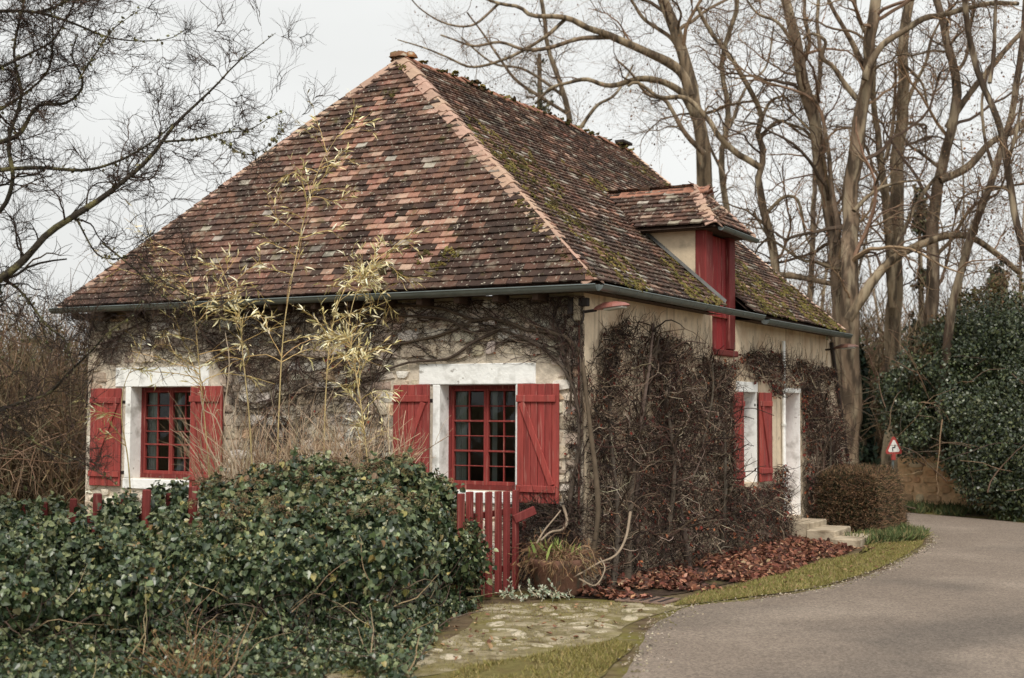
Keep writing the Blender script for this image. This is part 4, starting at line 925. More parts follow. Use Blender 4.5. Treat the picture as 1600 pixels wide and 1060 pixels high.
k0 = (np.arange(nq - 1)[:, None] * ns + np.arange(ns - 1)).ravel()
put('inner_mass', Geo().add(inn.reshape(-1, 3), np.stack([k0, k0 + 1, k0 + ns + 1, k0 + ns], -1), S(30, 35, 26)), M_LEAF_DULL, ivy, smooth=True)  # core darker than any leaf: shade of the gaps put into its colour
n = 175000; s_ = rng.random(n); q_ = .06 + .94 * rng.random(n); k_ = rng.random(n) < .16; q_[k_] = U(.82, 1.0, k_.sum())
X = hedge_pt(s_, q_); e = 1e-2; Nn = norm(np.cross(hedge_pt(np.clip(s_ + e, 0, 1), q_) - hedge_pt(np.clip(s_ - e, 0, 1), q_), hedge_pt(s_, np.clip(q_ + e, 0, 1)) - hedge_pt(s_, np.clip(q_ - e, 0, 1))))
Nn *= np.sign((Nn * (fl(s_)[1] + A([0, 0, .8]))).sum(1, keepdims=True) + 1e-9)
dep = rng.random(n) ** 1.1 * .36; X = X - Nn * (dep - .10)[:, None] + rng.normal(0, .03, (n, 3))
cl = .6 * vnoise(X, 3.0, 2) + .4 * vnoise(X + 40, 8.0, 1); keep = (cl + .12 * rng.random(n) > .505 - .06 * (q_ > .84)) & (X[:, 2] > .0); ppx = px_of(X)
for a_, w_, z_ in ((143, 10, .88), (225, 10, .9), (303, 11, .9), (75, 8, 1.0), (112, 8, .96), (262, 6, 1.05)): keep &= ~((np.abs(ppx[0] - a_) < w_) & (q_ < .5) & (X[:, 2] > z_))
X, Nn, q_, dep = X[keep], Nn[keep], q_[keep], dep[keep]; n = len(X)
apron = q_ > .8
Zl = norm(Nn * .9 + A([0, 0, .55]) + rng.normal(0, .38, (n, 3))); Yl = norm(rng.normal(0, .6, (n, 3)) + A([0, 0, -.75]))
cols = pick([S(66, 80, 52), S(88, 100, 66), S(50, 64, 44), S(116, 124, 88), S(142, 146, 106), S(150, 140, 84), S(120, 94, 62)], n, [.30, .17, .34, .09, .06, .025, .015])
g = Geo().scatter(*LEAF_IVY, X, Yl, Zl, (.022 + .06 * rng.random(n) ** 1.6) * np.where(apron, .8, 1), jit(cols, n, .22)); put('leaves', g, M_LEAF, ivy, kind='stuff')
# flower heads (brown umbels) over the upper right of the hedge, and woody stems near the ground
n = 480; s_ = .45 + .55 * rng.random(n); X = hedge_pt(s_, U(.14, .5, n)) + rng.normal(0, .03, (n, 3)) + A([0, 0, .10]); gu = Geo(); nu = 26
dirs = norm(rng.normal(0, 1, (n, nu, 3)) + A([0, 0, .6]) + fl(s_)[1][:, None] * .5); Pb = (X[:, None] + dirs * .032).reshape(-1, 3); tet = [(-.5, -.3, 0), (.5, -.3, 0), (0, .6, 0), (0, 0, .8)]
gu.scatter(tet, [(0, 1, 3), (1, 2, 3), (2, 0, 3), (0, 2, 1)], Pb, norm(rng.normal(0, 1, (n * nu, 3))), dirs.reshape(-1, 3), .013, np.repeat(jit(pick([S(122, 104, 78), S(108, 86, 66), S(138, 126, 92)], n), n, .2), nu, 0)); put('flower_heads', gu, M_DRY, ivy, kind='stuff')
n = 420; s_ = rng.random(n); P0 = hedge_pt(s_, U(.62, 1, n)); P0[:, 2] *= .5
Pt = grow(P0, np.c_[U(-1, 1, n), U(-1, 1, n), U(.2, 1, n)], U(.25, .8, n), 8, .2, (0, 0, .02), .08); g = Geo().tubes(Pt, taper(U(.004, .009, n), np.full(n, .002), 9), 4, jit(pick(GREYS + [S(150, 132, 104)], n), n, .2)); put('stems', g, M_TWIG, ivy, kind='stuff')
# loose shoots standing up out of the crest and face
n = 340; s_ = rng.random(n) * .97; P0 = hedge_pt(s_, U(.1, .62, n)); Pt = grow(P0, rng.normal(0, .5, (n, 3)) + fl(s_)[1] * .4 + A([0, 0, .8]), U(.12, .34, n), 6, .2, (0, 0, -.02), .05)
put('shoots', Geo().tubes(Pt, taper(np.full(n, .005), np.full(n, .002), 7), 4, jit(S(96, 92, 62), n, .2)), M_TWIG, ivy, kind='stuff')
q, d, t, ix = fork(Pt, 9, .25, 1, (.5, 1.2)); m = len(q); put('shoot_leaves', Geo().scatter(*LEAF_IVY, q, norm(d + A([0, 0, -.4])), norm(rng.normal(0, .5, (m, 3)) + fl(s_[ix])[1] * .5 + A([0, 0, .7])), .03 + .045 * rng.random(m), jit(pick([S(84, 96, 62), S(110, 118, 82), S(138, 142, 102), S(64, 78, 52)], m), m, .2)), M_LEAF, ivy, kind='stuff')
# dead grass tuft low in the hedge
n = 70; c0 = gnd(305, 1075); P0 = np.tile(c0, (n, 1)) + np.c_[rng.normal(0, .1, (n, 2)), np.zeros(n)]; Pt = grow(P0, np.c_[U(-.7, .7, n), U(-.7, .7, n), U(.6, 1.2, n)], U(.25, .6, n), 6, .15, (0, 0, -.06))
put('dead_grass', Geo().tubes(Pt, taper(np.full(n, .004), np.full(n, .0015), 7), 3, jit(S(140, 108, 78), n, .25)), M_DRY, ivy, kind='stuff')

FRED = S(128, 58, 54)
fence = thing('picket_fence', 'red wooden picket fence half buried in the ivy hedge', 'fence', fence_line[40])
for (px, py, wpx) in ((45, 785, 9), (75, 782, 10), (112, 776, 11), (143, 768, 13), (185, 775, 10), (225, 762, 13), (262, 768, 11), (303, 757, 14), (350, 765, 11), (400, 765, 11), (450, 765, 11), (500, 765, 11), (550, 765, 11), (600, 768, 11), (650, 768, 11), (700, 770, 11)):
    pr = px_of(fence_line + A([0, 0, 1.2])); k = int(np.argmin(np.abs(pr[0] - px))); front_row = px in (143, 225, 303)
    P = fence_line[k] + fnor[k] * (.34 if front_row else -.02); hz = at(px, py, px_of(P + A([0, 0, 1.2]))[2])[2]; tl = U(-.03, .03)
    T_ = fdir[k]; ax3 = A([norm(T_ + A([0, 0, tl])), fnor[k], norm(A([0, 0, 1.]) - T_ * tl)])
    wd = wpx / 2122 * px_of(P)[2] / 2
    g = Geo().box(P + A([0, 0, hz / 2 - .02]), (wd, .022 if not front_row else wd * .8, hz / 2), ax3, jit(FRED, 1, .1)[0], .012)
    put('post' if front_row else 'picket', g, M_RED, fence)
for zr in (.45, .95):
    P = fence_line + fnor * -.06; P = P[::4].copy(); P[:, 2] = zr; g = Geo()
    for a_, b_ in zip(P[:-1], P[1:]):
        dv = norm(b_ - a_); g.box((a_ + b_) / 2, (np.linalg.norm(b_ - a_) / 2 + .004, .018, .04), A([dv, A([dv[1], -dv[0], 0]), _Z]), FRED, .005)
    put('rail', g, M_RED, fence)
gate = thing('picket_gate', 'small red slatted garden gate beside the ivy hedge and the big window', 'gate', (-.55, -1.1, 0))
g0, g1 = gnd(733, 944), gnd(806, 923); gd = norm(g1 - g0); gn = A([gd[1], -gd[0], 0]); axg = A([gd, gn, _Z])
for (px, py, top) in ((719, 950, 775), (733, 945, 772), (748, 941, 773), (763, 936, 772), (778, 932, 771), (791, 928, 771), (805, 923, 769)):
    P = gnd(px, py); dd = px_of(P)[2]; hz = at(px, top, dd)[2]; tl = U(-.015, .015)
    put('picket', Geo().box(P + A([0, 0, hz / 2 + .02]), (.05, .026, hz / 2), A([norm(gd + _Z * tl), gn, norm(_Z - gd * tl)]), jit(FRED, 1, .1)[0], .006), M_RED, gate)
for zr in (.28, .93):
    c_ = (g0 + g1) / 2 - gn * .045; put('rail', Geo().box(c_ + A([0, 0, zr]), (np.linalg.norm(g1 - g0) / 2 + .03, .014, .035), axg, FRED, .005), M_RED, gate)
stub = thing('fence_stub', 'short red fence stub with a broken slanting rail between gate and wall', 'fence', gnd(822, 915))
for (px, py, top) in ((819, 915, 815), (829, 910, 808)):
    P = gnd(px, py); dd = px_of(P)[2]; hz = at(px, top, dd)[2]; put('picket', Geo().box(P + A([0, 0, hz / 2]), (.04, .012, hz / 2), axg, jit(FRED, 1, .12)[0], .006), M_RED, stub)
pa, pb = at(803, 812, 15.9), at(836, 797, 16.0); dv = norm(pb - pa); n2 = norm(np.cross(dv, _Z))
put('broken_rail', Geo().box((pa + pb) / 2, (np.linalg.norm(pb - pa) / 2, .02, .05), A([dv, n2, np.cross(n2, dv)]), jit(FRED, 1, .1)[0], .006), M_RED, stub)

# ================================================================== bamboo and dry shrub in front of the wall
BAM = [S(216, 204, 156), S(228, 218, 176), S(196, 180, 126), S(176, 164, 112), S(236, 230, 200)]
def bamboo(pts, label, nb, nl, zone=(.35, 1.0), blen=(.3, .9), leaf=(.07, .135), side=None):
    P = spline([at(*q) for q in pts], 40); root = thing('bamboo', label, 'bamboo', (P[0][0], P[0][1], 0), 'bamboo canes in front of the cottage')
    P = np.vstack([[P[0][0], P[0][1], 0], P])
    g = Geo().tubes(P[None], np.linspace(.009, .003, len(P))[None] * (1 + .18 * (np.arange(len(P)) % 5 == 0)), 7, S(196, 176, 128)); put('cane', g, M_TWIG, root, smooth=True)
    p, d, t, ix = fork(P[None], nb, zone[0], zone[1], (.6, 1.15)); bias = rng.choice([-.7, .7], (nb, 1)) * U(.4, 1.3, (nb, 1)) * RT + (side or 0) * RT
    B = grow(p, norm(d + bias + A([0, 0, .1])), U(*blen, nb) * (1.15 - .5 * t), 9, .12, (0, 0, -.03), .04)
    p2, d2, t2, _ = fork(B, 3, .3, .95, (.4, .9)); B2 = grow(p2, d2, U(.12, .35, len(p2)), 6, .14, (0, 0, -.02))
    g = Geo().tubes(B, taper(np.full(nb, .0055), np.full(nb, .0022), 10), 4, jit(S(196, 170, 116), nb, .2)); g.tubes(B2, taper(np.full(len(B2), .0025), np.full(len(B2), .0012), 7), 3, jit(S(176, 150, 92), len(B2), .2)); put('branches', g, M_TWIG, root, kind='stuff')
    lp, ld = [], []
    for Q, m in ((B, nl + 1), (B2, max(nl - 2, 2))):
        q, dd, tt, _ = fork(Q, m, .25, 1.0, (.25, .8)); lp.append(q); ld.append(dd)
    lp, ld = np.vstack(lp), np.vstack(ld); n = len(lp)
    g = Geo().scatter(*LEAF_LONG, lp, norm(ld + A([0, 0, -.12])), norm(rng.normal(0, .7, (n, 3)) - _fh * .5 + A([0, 0, .6])), U(*leaf, n), jit(pick(BAM, n), n, .14)); put('leaves', g, M_LEAF_DULL, root, kind='stuff')
bamboo([(432, 760, 15.6), (436, 640, 15.6), (443, 520, 15.7), (457, 430, 15.8), (478, 330, 15.9), (500, 260, 16), (528, 212, 16.0)], 'tallest yellow bamboo cane, its tip crossing the middle of the front roof slope', 26, 5, (.34, 1), (.45, 1.25))
bamboo([(578, 770, 15.4), (572, 700, 15.4), (562, 620, 15.4), (552, 560, 15.5), (545, 510, 15.5), (560, 450, 15.6), (590, 412, 15.6)], 'pale leafy bamboo cane beside the left shutter of the big window', 46, 6, (.2, 1), (.15, .45), (.06, .125))
bamboo([(505, 765, 15.7), (508, 640, 15.7), (515, 540, 15.8), (530, 470, 15.8), (560, 430, 15.9), (600, 405, 15.9)], 'bamboo cane arching right over the gutter in the middle of the front wall', 20, 5, (.45, 1), (.4, 1.1))
bamboo([(330, 770, 15.2), (322, 680, 15.2), (312, 580, 15.3), (305, 500, 15.3), (300, 440, 15.4), (285, 395, 15.4)], 'bamboo cane above the left window, its leaves over the gutter end', 26, 5, (.35, 1), (.5, 1.4), (.06, .12))
bamboo([(395, 765, 15.0), (390, 660, 15.0), (380, 560, 15.1), (372, 480, 15.2), (350, 430, 15.2), (338, 398, 15.2)], 'bamboo cane right of the left window, leaning left across the roof edge', 18, 4, (.5, 1), (.3, .7), (.08, .14))
bamboo([(205, 790, 14.9), (200, 720, 14.9), (190, 650, 14.9), (195, 600, 15), (215, 560, 15)], 'thin bamboo shoot with few leaves before the leftmost shutter', 7, 4, (.3, 1), (.2, .45), (.07, .12))

shrub = thing('dry_shrub', 'leafless pale twiggy shrub rising behind the ivy between the two front windows', 'shrub', at(430, 790, 15.3) * A([1, 1, 0]))
n = 230; px = U(335, 600, n); P0 = A([at(a_, 770, 15.3 + b_) for a_, b_ in zip(px, U(-.2, .5, n))]); P0[:, 2] = .7
d = A([RT * (a_ - 440) / 420 for a_ in px]) + rng.normal(0, .18, (n, 3)) + A([0, 0, 1.])
Pt = grow(P0, d, U(.7, 1.65, n), 10, .10, (0, 0, .02), .05); g = Geo().tubes(Pt, taper(U(.006, .011, n), np.full(n, .003), 11), 4, jit(pick([S(206, 182, 156), S(176, 150, 122), S(150, 124, 100), S(208, 188, 160)], n), n, .15))
p, d, t, ix = fork(Pt, 5, .3, 1, (.25, .7)); Pb = grow(p, d + A([0, 0, .3]), U(.12, .5, len(p)), 6, .14); g.tubes(Pb, taper(U(.0025, .004, len(p)), np.full(len(p), .0013), 7), 3, jit(pick([S(190, 164, 136), S(160, 134, 108), S(204, 184, 156)], len(p)), len(p), .15))
for b0, pts in ((.008, [(352, 745, 14.8), (335, 715, 14.8), (318, 680, 14.8), (315, 650, 14.8), (322, 610, 14.8)]), (.009, [(365, 745, 14.8), (360, 710, 14.8), (348, 680, 14.8), (335, 650, 14.8), (318, 640, 14.8), (312, 610, 14.8)]), (.009, [(370, 740, 14.85), (362, 690, 14.85), (350, 650, 14.85), (356, 600, 14.85), (358, 560, 14.85), (352, 520, 14.85)])):
    P = spline([at(*q) for q in pts], 20); g.tubes(P[None], np.linspace(b0, b0 * .5, 20)[None], 5, S(204, 184, 158))
put('stems', g, M_TWIG, shrub, kind='stuff')

# ================================================================== bare trees
def tree(name, label, limbs, mat, bark, dvar, twig_cols, l1=(14, 1.0, 3.2), l2=8, l3=6, tw=(.5, 1.3), up=.05, group=None, sides=9, base=None, tips=True, rbase=None, lim=None, seeds=0):
    """limbs: list of (points (px,py,depth), r0, r1); every limb grows side branches and twigs"""
    b0 = at(*limbs[0][0][0]) if base is None else base
    root = thing(name, label, 'tree', (b0[0], b0[1], 0), group); g = Geo(); Q = []; R0 = []
    for pts, r0, r1 in limbs:
        P = spline([at(*q) for q in pts], 30); wob = (vnoise(P, 1.4, 2)[:, None] - .5) * r0 * 1.0; P = P + wob * RT + (vnoise(P + 9, .5, 1)[:, None] - .5) * dvar * FW * np.linspace(0, 1, 30)[:, None]
        rr = np.linspace(r0, r1, 30) * (.86 + .3 * vnoise(P, 1.1 / max(r0 * 4, .1), 2)); g.tubes(P[None], rr[None], sides, jit(bark, 1, .08)); Q.append(P); R0.append((r0, r1))
    put('trunk', g, mat, root, smooth=True)
    Q = np.stack(Q); R0 = A(R0); g = Geo(); nn = l1[0]
    p, d, t, ix = fork_len(Q, nn, .2, 1, (.6, 1.3)); rp = (R0[ix, 0] * (1 - t) + R0[ix, 1] * t); ln = U(l1[1], l1[2], len(p)) * np.clip(rp / .12, .45, 1.2)
    if lim is not None: k_ = lim(p); p, d, rp, ln = p[k_], d[k_], rp[k_], ln[k_]
    d = norm(d + A([0, 0, up * 2])); B1 = grow(p, d, ln, 12, .21, (0, 0, up * .6), .07); r1 = np.minimum(rp * .36, .014 * ln + .006); N1 = len(B1)
    c1 = jit(pick(twig_cols, N1), N1, .15); g.tubes(B1, taper(r1, r1 * .3, 13), 5, c1)
    p, d, t, ix = fork(B1, l2, .15, 1, (.4, 1.0)); B2 = grow(p, d + A([0, 0, up * 2]), ln[ix] * U(.25, .5, len(p)), 8, .27, (0, 0, up), .06); r2 = np.maximum(r1[ix] * .38, .004); g.tubes(B2, taper(r2, r2 * .4, 9), 4, jit(pick(twig_cols, len(p)), len(p), .15))
    ln2 = ln[ix]; p, d, t, i2 = fork(B2, l3, .1, 1, (.35, .95)); B3 = grow(p, d + A([0, 0, up * 2]), U(*tw, len(p)) * .45, 5, .2, (0, 0, up), .06); r3 = np.maximum(r2[i2] * .4, .0020); g.tubes(B3, taper(r3, r3 * .5, 6), 3, jit(pick(twig_cols, len(p)), len(p), .2))
    put('crown', g, M_TWIG, root)
    if seeds:
        k_ = rng.integers(0, len(B3), seeds); q = B3[k_, -1 - rng.integers(0, 3, seeds)]; q = q + rng.normal(0, .02, q.shape)
        put('dry_leaves', Geo().scatter(*LEAF_DRY, q, norm(rng.normal(0, .6, q.shape) + A([0, 0, -1.])), norm(rng.normal(0, 1, q.shape)), U(.025, .065, seeds), jit(pick([S(120, 94, 74), S(96, 78, 64), S(140, 108, 82)], seeds), seeds, .2)), M_DRY, root, kind='stuff')
    return root, Q, B1
# --- the lichen-covered tree reaching in from the left
D0 = 12.6
def L(pts, d=D0): return [(a_, b_, d + (c_[0] if c_ else 0)) for a_, b_, *c_ in pts]
lim_l = [(L([(-140, 900), (-130, 700), (-125, 560), (-115, 470), (-100, 380), (-110, 250), (-90, 100), (-100, -60), (-80, -220)]), .17, .07),
         (L([(-115, 480), (-60, 462), (0, 436), (40, 405), (75, 366), (120, 335), (160, 308), (200, 274), (225, 250), (246, 224), (266, 195), (300, 160), (330, 130), (362, 96), (392, 74), (428, 46)]), .055, .003),
         (L([(-100, 300), (-50, 275), (0, 266), (60, 262), (130, 265), (180, 250), (215, 230), (245, 208), (262, 190)]), .034, .008),
         (L([(-100, 270), (-40, 235), (0, 222), (30, 208), (55, 165), (95, 160), (118, 142), (123, 120), (108, 85), (118, 50)]), .035, .008),
         (L([(-95, 60), (-40, 25), (0, 18), (60, 20), (110, 34), (165, 55), (215, 60), (260, 55), (287, 38)]), .026, .004),
         (L([(-95, 160), (-40, 125), (0, 105), (50, 80), (80, 62), (100, 30), (120, -10)]), .026, .006),
         (L([(123, 125), (150, 78), (172, 45), (195, 25), (218, 8)]), .011, .004), (L([(60, 20), (90, 8), (125, -12)]), .016, .006),
         (L([(250, 222), (300, 217), (345, 206), (385, 200), (420, 180), (440, 172)]), .014, .004), (L([(342, 218), (378, 240), (400, 236), (420, 222), (442, 186)]), .008, .003),
         (L([(-110, 700), (-50, 660), (10, 638), (45, 626), (82, 614), (118, 578), (150, 548), (176, 520), (212, 492), (226, 468)], 13.2), .03, .005),
         (L([(-115, 620), (-40, 640), (20, 652), (60, 690), (120, 714), (160, 735), (190, 755)], 13.2), .018, .004),
         (L([(-110, 440), (-30, 430), (18, 442), (48, 468), (80, 508), (110, 532), (126, 578)], 13.2), .026, .006),
         (L([(118, 340), (150, 395), (180, 405), (215, 400), (245, 432), (300, 470)], 12.8), .012, .004), (L([(160, 380), (215, 425), (262, 470), (300, 500), (322, 508)], 14.6), .014, .005),
         (L([(-60, 360), (0, 330), (20, 280), (12, 220), (30, 150), (20, 80), (40, 0)]), .03, .012), (L([(-100, 200), (-20, 180), (30, 150), (70, 110), (80, 60), (78, 0)]), .02, .008)]
lim_l = [(p_, a_ * .82, b_ * .75) for p_, a_, b_ in lim_l]
lt, QL, BL = tree('lichen_tree', 'bare lichen-covered tree reaching in from the left over the roof corner', lim_l, M_LICHEN, S(62, 58, 50), .5, [S(58, 50, 46), S(72, 60, 54), S(86, 70, 60), S(50, 46, 42)], (14, .5, 1.9), 9, 5, (.2, .7), .03, base=at(-140, 900, D0))
n = 900; ix = rng.integers(0, len(QL), n); p, d = along(QL, ix, rng.random(n)); g = Geo()
p = p + rng.normal(0, .012, (n, 3)); g.scatter(*LEAF_DRY, p, norm(rng.normal(0, 1, (n, 3))), norm(rng.normal(0, 1, (n, 3))), U(.02, .05, n), jit(pick([S(132, 128, 92), S(110, 108, 70), S(150, 146, 118)], n), n, .2)); put('lichen', g, M_MOSS, lt, kind='stuff')

# --- the tall bare trees behind the cottage and along the road
BK = S(134, 117, 97); BK2 = S(118, 104, 88); TC = [S(124, 104, 86), S(106, 90, 76), S(146, 122, 98), S(90, 76, 66)]
def T(pts, d): return [(a_, b_, d) for a_, b_ in pts]
GR = 'bare trees behind the cottage'
w2r = lambda px, d: px / 2 / FPX * d * .88
def rtree(name, label, d, limbs, bark=BK, l1=(7, 1.0, 3.2), **kw):
    return tree(name, label, [(T(p_, d + dd), w2r(a_, d), w2r(b_, d)) for p_, a_, b_, dd in limbs], M_BARK, bark, 1.6, TC, l1, kw.pop('l2', 6), kw.pop('l3', 5), kw.pop('tw', (1.0, 2.6)), kw.pop('up', .012), GR, lim=lambda p: p[:, 2] > 4.6, seeds=700, **kw)
rtree('plane_tree', 'tall bare tree behind the roof ridge with long limbs sweeping left', 36, [
    ([(1118, 700), (1112, 500), (1108, 380), (1103, 290), (1098, 225), (1087, 170), (1076, 110), (1056, 50), (1036, 0), (1020, -80), (1010, -200)], 36, 15, 0),
    ([(1080, 150), (1060, 109), (1013, 84), (950, 56), (920, 47), (882, 31), (832, 27), (810, 12), (779, 6), (740, -10)], 18, 4, -.5),
    ([(1090, 185), (1060, 141), (1007, 125), (954, 137), (916, 128), (885, 134), (860, 141), (838, 162)], 14, 4, -1),
    ([(955, 58), (904, 62), (857, 78), (819, 81), (780, 70), (740, 78), (690, 60)], 9, 3, -.5),
    ([(1100, 240), (1070, 210), (1040, 160), (1010, 150), (985, 120), (960, 100)], 10, 3, -1),
    ([(1065, 90), (1050, 60), (1010, 30), (990, 0), (960, -40)], 9, 4, .5),
    ([(882, 31), (850, 60), (800, 90), (740, 110), (700, 95), (660, 75), (620, 60)], 7, 2, -.6),
    ([(779, 6), (740, 40), (700, 40), (660, 20), (640, 0)], 5, 2, -.4)], l1=(9, 1.0, 3.2))
rtree('plane_tree', 'slim crooked bare tree with twisting stem right behind the dormer', 33, [
    ([(1222, 700), (1215, 500), (1210, 420), (1204, 377), (1196, 321), (1186, 272), (1196, 241), (1185, 211), (1192, 177), (1180, 155), (1155, 115), (1130, 75), (1110, 45), (1090, 10)], 22, 6, 0),
    ([(1188, 262), (1170, 250), (1150, 238), (1125, 215), (1108, 190), (1075, 150), (1035, 146), (1000, 122), (985, 128)], 12, 5, -.5),
    ([(1192, 180), (1205, 158), (1225, 150), (1240, 158)], 7, 3, 0), ([(1186, 215), (1220, 188), (1255, 210), (1275, 222)], 7, 3, .4),
    ([(1200, 330), (1225, 308), (1245, 310), (1255, 335), (1262, 370), (1275, 400)], 7, 3, -.5), ([(1215, 430), (1240, 432), (1275, 440), (1300, 447)], 12, 9, -.6)])
rtree('plane_tree', 'tall bare tree whose trunk leans left, directly behind the far end of the roof', 32, [
    ([(1318, 760), (1316, 600), (1312, 480), (1306, 400), (1299, 340), (1287, 270), (1280, 230), (1272, 190), (1262, 165), (1252, 120), (1240, 70), (1226, 0), (1215, -120)], 36, 14, 0),
    ([(1306, 380), (1310, 350), (1303, 290), (1296, 220), (1282, 170), (1270, 150)], 12, 4, -.4),
    ([(1280, 240), (1262, 205), (1235, 190), (1200, 178)], 7, 3, .5), ([(1250, 110), (1262, 70), (1255, 30), (1258, -20)], 9, 5, .3), ([(1240, 70), (1215, 35), (1185, 20), (1160, -10)], 7, 3, -.3)])
rtree('plane_tree', 'thickest bare tree by the bend, one big limb arching right', 31, [
    ([(1328, 775), (1326, 640), (1324, 520), (1326, 420), (1330, 360), (1336, 290), (1343, 230), (1347, 170), (1351, 130), (1358, 60), (1363, 0), (1370, -120)], 42, 16, 0),
    ([(1350, 125), (1375, 76), (1410, 50), (1442, 30), (1476, 25), (1550, 6), (1600, 0)], 13, 7, -.4),
    ([(1338, 155), (1316, 126), (1300, 105), (1281, 92), (1284, 70), (1262, 58), (1250, 66)], 11, 4, -.5),
    ([(1350, 110), (1340, 85), (1325, 60), (1300, 25), (1285, -5)], 11, 6, .3),
    ([(1326, 500), (1345, 470), (1370, 430), (1400, 402), (1440, 382), (1480, 369), (1520, 370), (1562, 395), (1605, 424)], 17, 9, -1.2),
    ([(1334, 330), (1360, 305), (1385, 290), (1420, 282), (1450, 280)], 8, 3, -.5), ([(1358, 60), (1340, 30), (1332, 0), (1340, -40)], 8, 5, .2)])
rtree('plane_tree', 'pair of pale straight bare stems rising behind the road sign', 34, [
    ([(1394, 780), (1395, 620), (1396, 560), (1396, 470), (1398, 400), (1400, 330), (1403, 260), (1410, 200), (1410, 130), (1412, 60), (1420, 0), (1425, -120)], 36, 14, 0),
    ([(1394, 480), (1390, 400), (1384, 330), (1379, 260), (1374, 200), (1364, 140), (1362, 80)], 18, 8, -.4), ([(1408, 190), (1425, 140), (1445, 100), (1455, 60), (1475, 20)], 8, 4, .4),
    ([(1385, 250), (1395, 200), (1398, 150), (1395, 100)], 8, 4, .2), ([(1412, 100), (1440, 130), (1450, 170), (1470, 210)], 5, 3, -.3)], bark=S(140, 122, 102))
rtree('plane_tree', 'forked bare tree above the evergreen shrub with a branch slanting to the upper right', 32, [
    ([(1452, 760), (1454, 600), (1456, 480), (1460, 380), (1465, 300), (1472, 240), (1480, 200), (1488, 160), (1490, 110), (1480, 60), (1465, 10), (1455, -80)], 32, 10, 0),
    ([(1480, 200), (1510, 152), (1540, 115), (1572, 80), (1605, 45)], 13, 8, -.3), ([(1468, 282), (1510, 262), (1545, 226), (1582, 205), (1620, 180)], 15, 9, -.4),
    ([(1392, 395), (1420, 350), (1446, 305), (1470, 270)], 8, 6, -.5), ([(1465, 260), (1440, 240), (1420, 225), (1400, 190)], 7, 3, .3), ([(1490, 120), (1510, 90), (1520, 40), (1530, -10)], 7, 4, .2)], bark=BK2)
rtree('bare_tree', 'thin dark bare stem near the right edge, leaning right as it drops', 27, [
    ([(1640, 740), (1612, 520), (1596, 400), (1581, 330), (1573, 260), (1565, 200), (1546, 130), (1530, 70), (1515, 0), (1505, -100)], 16, 9, 0),
    ([(1546, 130), (1556, 80), (1560, 30), (1562, -40)], 8, 5, .2), ([(1573, 260), (1590, 200), (1604, 150)], 7, 5, -.2)], bark=S(82, 70, 60), l1=(8, .9, 2.4))
rtree('bare_tree', 'dark bare stem crossing from the right edge down to the shrub', 29, [
    ([(1470, 720), (1480, 560), (1494, 460), (1510, 400), (1530, 330), (1555, 270), (1575, 200), (1585, 120), (1600, 40), (1610, -60)], 18, 9, 0),
    ([(1530, 330), (1545, 300), (1580, 290), (1610, 285)], 7, 4, -.3), ([(1555, 270), (1540, 220), (1535, 160), (1545, 110)], 7, 4, .3)], bark=S(88, 74, 62), l1=(8, .9, 2.4))
rtree('bare_tree', 'slender bare sapling between the dormer and the thick trunks', 40, [
    ([(1262, 720), (1264, 560), (1266, 420), (1268, 330), (1272, 250), (1270, 180), (1278, 110), (1275, 40), (1280, -40)], 13, 6, 0), ([(1270, 200), (1250, 150), (1240, 110)], 5, 3, 0)], bark=BK2)
rtree('bare_tree', 'bare stems tangled behind the ridge above the far roof slope', 44, [
    ([(1150, 720), (1148, 520), (1150, 420), (1140, 330), (1130, 250), (1140, 170), (1130, 90), (1150, 10), (1140, -60)], 16, 7, 0), ([(1135, 280), (1105, 220), (1080, 180), (1070, 120)], 6, 3, 0), ([(1140, 200), (1165, 140), (1200, 100), (1210, 40)], 6, 3, 0)], bark=BK2)
rtree('bare_tree', 'bare tree showing only its fine crown above the roof ridge, left of the tall trunks', 42, [
    ([(905, 700), (905, 450), (900, 300), (895, 220), (880, 150), (860, 90), (850, 30), (840, -40)], 20, 6, 0), ([(895, 220), (930, 170), (960, 150), (990, 100)], 8, 3, 0), ([(890, 180), (840, 150), (800, 120), (760, 60), (730, 20)], 7, 3, 0), ([(880, 150), (820, 110), (770, 100), (720, 60)], 6, 3, 0)], bark=BK2)

# ================================================================== dark evergreens
def leafcloud(blobs, n, size, tmpl, cols, shell=.35, vs=1.2, thr=.42, up=.4, seedcol=.2):
    B = A([[*b_[0], *b_[1]] for b_ in blobs]); vol = B[:, 3] * B[:, 4] * B[:, 5]; ix = rng.choice(len(B), n, p=vol ** .7 / (vol ** .7).sum())
    d = norm(rng.normal(0, 1, (n, 3))); r_ = 1 - shell * rng.random(n) ** 1.3; P = B[ix, :3] + d * B[ix, 3:] * r_[:, None]; P = P + d * (.55 * (vnoise(P, 1.1, 2) - .45))[:, None] * B[ix, 3:4] + rng.normal(0, .05, (n, 3))
    k = (vnoise(P, vs, 3) > thr) & (P[:, 2] > .02); P, d = P[k], d[k]; n = len(P)
    return Geo().scatter(*tmpl, P, norm(rng.normal(0, .7, (n, 3)) + A([0, 0, -.4])), norm(d * .8 + rng.normal(0, .5, (n, 3)) + A([0, 0, up])), U(*size, n), jit(pick(cols, n), n, seedcol))
